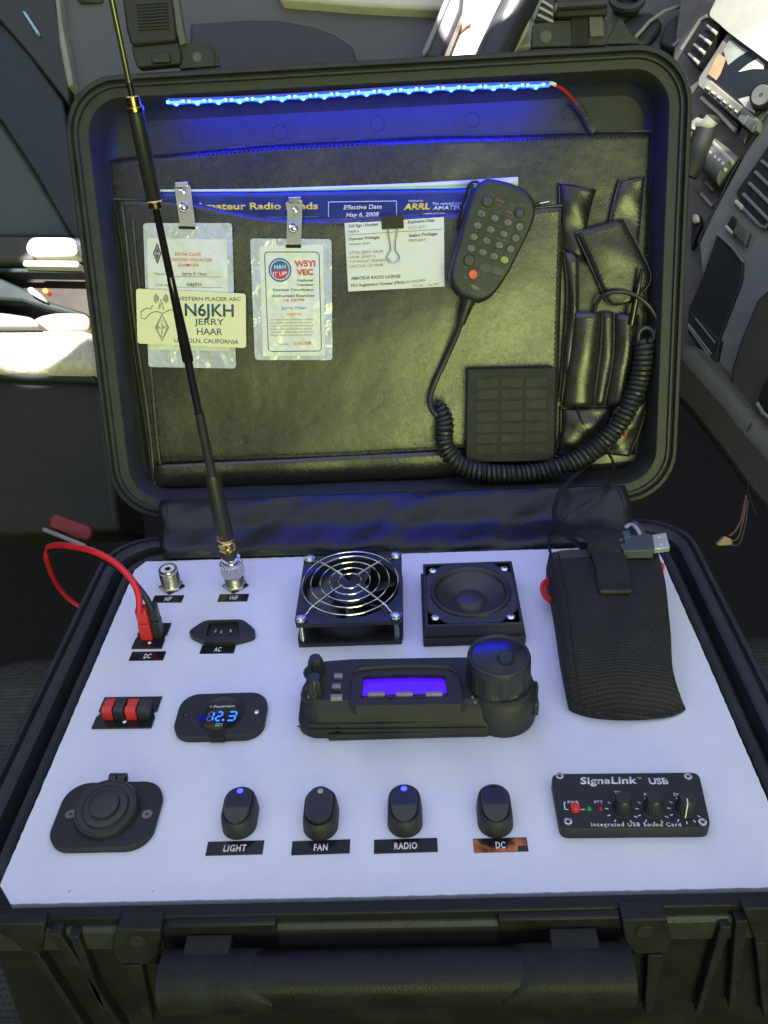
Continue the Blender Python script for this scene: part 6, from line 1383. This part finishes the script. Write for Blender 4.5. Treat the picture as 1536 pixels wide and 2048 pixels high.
cline('trim_glint', CR, ((1411, 364), (1427, 381)), -.4, .3, M_lt, con); cline('trim_glint', CR, ((1402, 387), (1425, 413)), -.4, .3, M_lt, con)
cab('dark_socket', CR, ((1384, 428), (1396, 428), (1400, 450), (1388, 480), (1380, 500)), .2, 1, M_blk2, con); cab('socket_lip', CR, ((1384, 428), (1394, 427), (1396, 442), (1384, 446)), .8, .6, M_lt, con, r=.3)
cline('panel_gap', CR, ((1536, 228), (1490, 300), (1462, 350), (1444, 388), (1424, 426), (1400, 474), (1396, 486)), 1.1, .22, M_blk2, con)
# side cheek of the console, bright grey above, dark pocket below
sd = cab('side_cheek', CR, ((1640, 60), (1640, 900), (1470, 900), (1440, 800), (1402, 560), (1396, 488), (1424, 428), (1464, 352), (1492, 300), (1538, 230)), .9, 3, M_cons, con, bevel=.3)
v_ = cab('air_vent', CR, ((1540, 286), (1640, 286), (1640, 480), (1524, 454), (1474, 392), (1472, 384)), 1.3, 1.2, M_blk2, sd, r=.6, bevel=.1)
for a, b in (((1523, 322), (1560, 352)), ((1510, 344), (1560, 392)), ((1498, 366), (1560, 428)), ((1486, 388), (1560, 464))): cline('slat', CR, (a, b), 1.7, .3, M_slat, v_)
cline('vent_edge', CR, ((1470, 400), (1520, 452), (1530, 455), (1545, 440)), 1.6, .3, M_lt if False else M_slat, v_)
cline('vent_edge', CR, ((1471, 403), (1484, 416)), 1.8, .35, M_lt, v_)
cab('rocker_recess', CR, ((1464, 430), (1500, 466), (1490, 494), (1452, 452)), 1.3, .8, M_blk2, sd, bevel=.1)
cab('rocker_button', CR, ((1474, 440), (1498, 462), (1488, 490), (1464, 466)), 1.8, .6, mat('rocker_grey', (.09, .09, .075), .5, bump=1, bscale=300), sd, bevel=.15); cline('rocker_edge', CR, ((1452, 453), (1466, 468)), 1.8, .28, M_lt, sd); cline('rocker_edge', CR, ((1466, 468), (1490, 494)), 1.7, .12, M_slat, sd)
cab('pocket', CR, ((1434, 470), (1440, 468), (1486, 522), (1484, 560), (1444, 664), (1430, 700), (1400, 690), (1376, 620), (1404, 556)), 1.25, 1, M_blk2, sd, r=.5, bevel=.1)
cline('pocket_edge', CR, ((1435, 469), (1442, 474), (1464, 494), (1486, 524)), 1.7, .22, M_slat, sd)
cab('lower_pocket', CR, ((1376, 620), (1440, 680), (1430, 730), (1420, 724), (1376, 668)), 1.6, .8, M_blk2, sd, bevel=.1)
for a, b in (((1390, 636), (1430, 686)), ((1377, 648), (1422, 708)), ((1376, 653), (1418, 712))): cline('pocket_edge', CR, (a, b), 1.9, .14, M_slat, sd)
# knee bolster below, and lower door pocket
KB = Pl((1400, 700, 92), (1536, 700, 84), (1500, 1000, 86))
kb_ = CT('knee_panel', 'dark moulded knee panel sweeping down at the right of the case', 'panel', (1480, 850), 86)
cab('upper_panel', KB, ((1640, 480), (1640, 1000), (1500, 860), (1456, 790), (1460, 740), (1478, 680), (1512, 598)), 0, 3, mat('knee_grey', (.065, .065, .06), .6, bump=.8, bscale=260, var=.1), kb_, bevel=.5)
cline('panel_seam', KB, ((1560, 590), (1520, 660), (1498, 740), (1488, 800), (1486, 822)), .1, .12, M_blk2, kb_)
cab('side_recess', KB, ((1532, 754), (1580, 740), (1640, 760), (1640, 880), (1536, 834), (1516, 806), (1518, 786)), .3, 1, M_blk2, kb_, r=.5, bevel=.2); cline('recess_lip', KB, ((1514, 806), (1526, 826), (1545, 842)), .6, .3, M_slat, kb_)
cab('bolster', KB, ((1340, 680), (1376, 700), (1420, 752), (1456, 790), (1500, 846), (1560, 912), (1640, 960), (1640, 1100), (1536, 1044), (1490, 990), (1440, 920), (1372, 832), (1340, 800)), 2.2, 5, mat('bolster_grey', (.07, .067, .06), .6, bump=.8, bscale=260, var=.1), kb_, bevel=1.2)
cline('panel_seam', KB, ((1504, 846), (1490, 870), (1490, 930), (1498, 990), (1512, 1030)), 2.3, .12, M_blk2, kb_)
wr = CT('wire_bundle', 'loose coloured wires with a tan connector hanging in the dark footwell at right', 'wires', (1470, 1060), 82)
for px, m_, r in ((((1492, 990), (1490, 1020), (1484, 1050), (1476, 1075), (1460, 1085)), mat('wire_grey', (.05, .05, .05), .5), .08), (((1490, 1000), (1482, 1040), (1470, 1062), (1458, 1072)), mat('wire_orange', (.10, .02, .012), .5), .13), (((1496, 1000), (1490, 1050), (1478, 1088), (1462, 1090)), M_blkm, .1)):
    part('wire', tube(B(), cat([DP(x, y, 82) for x, y in px], 5), r, 6), m_, wr)
part('connector', slab(B(), [DP(x, y, 81.5) for x, y in ((1433, 1088), (1450, 1072), (1464, 1078), (1466, 1090), (1440, 1092))], FWD, .6), mat('tan_plastic', (.25, .18, .10), .5), wr, bevel=.1)
# red tag with rod at the left of the case
tg = CT('red_tag', 'red plastic tag on a thin dark rod at the left behind the case', 'tag', (140, 1060), 84)
part('tag', slab(B(), [DP(x, y, 84) for x, y in ((97, 1036), (108, 1028), (176, 1052), (184, 1060), (181, 1076), (172, 1082), (150, 1078), (96, 1056))], FWD, 1.2), mat('tag_red', (.15, .008, .012), .5), tg, bevel=.25)
part('rod', tube(B(), [DP(88, 1059, 84), DP(170, 1092, 82)], .22, 8), M_slat, tg)
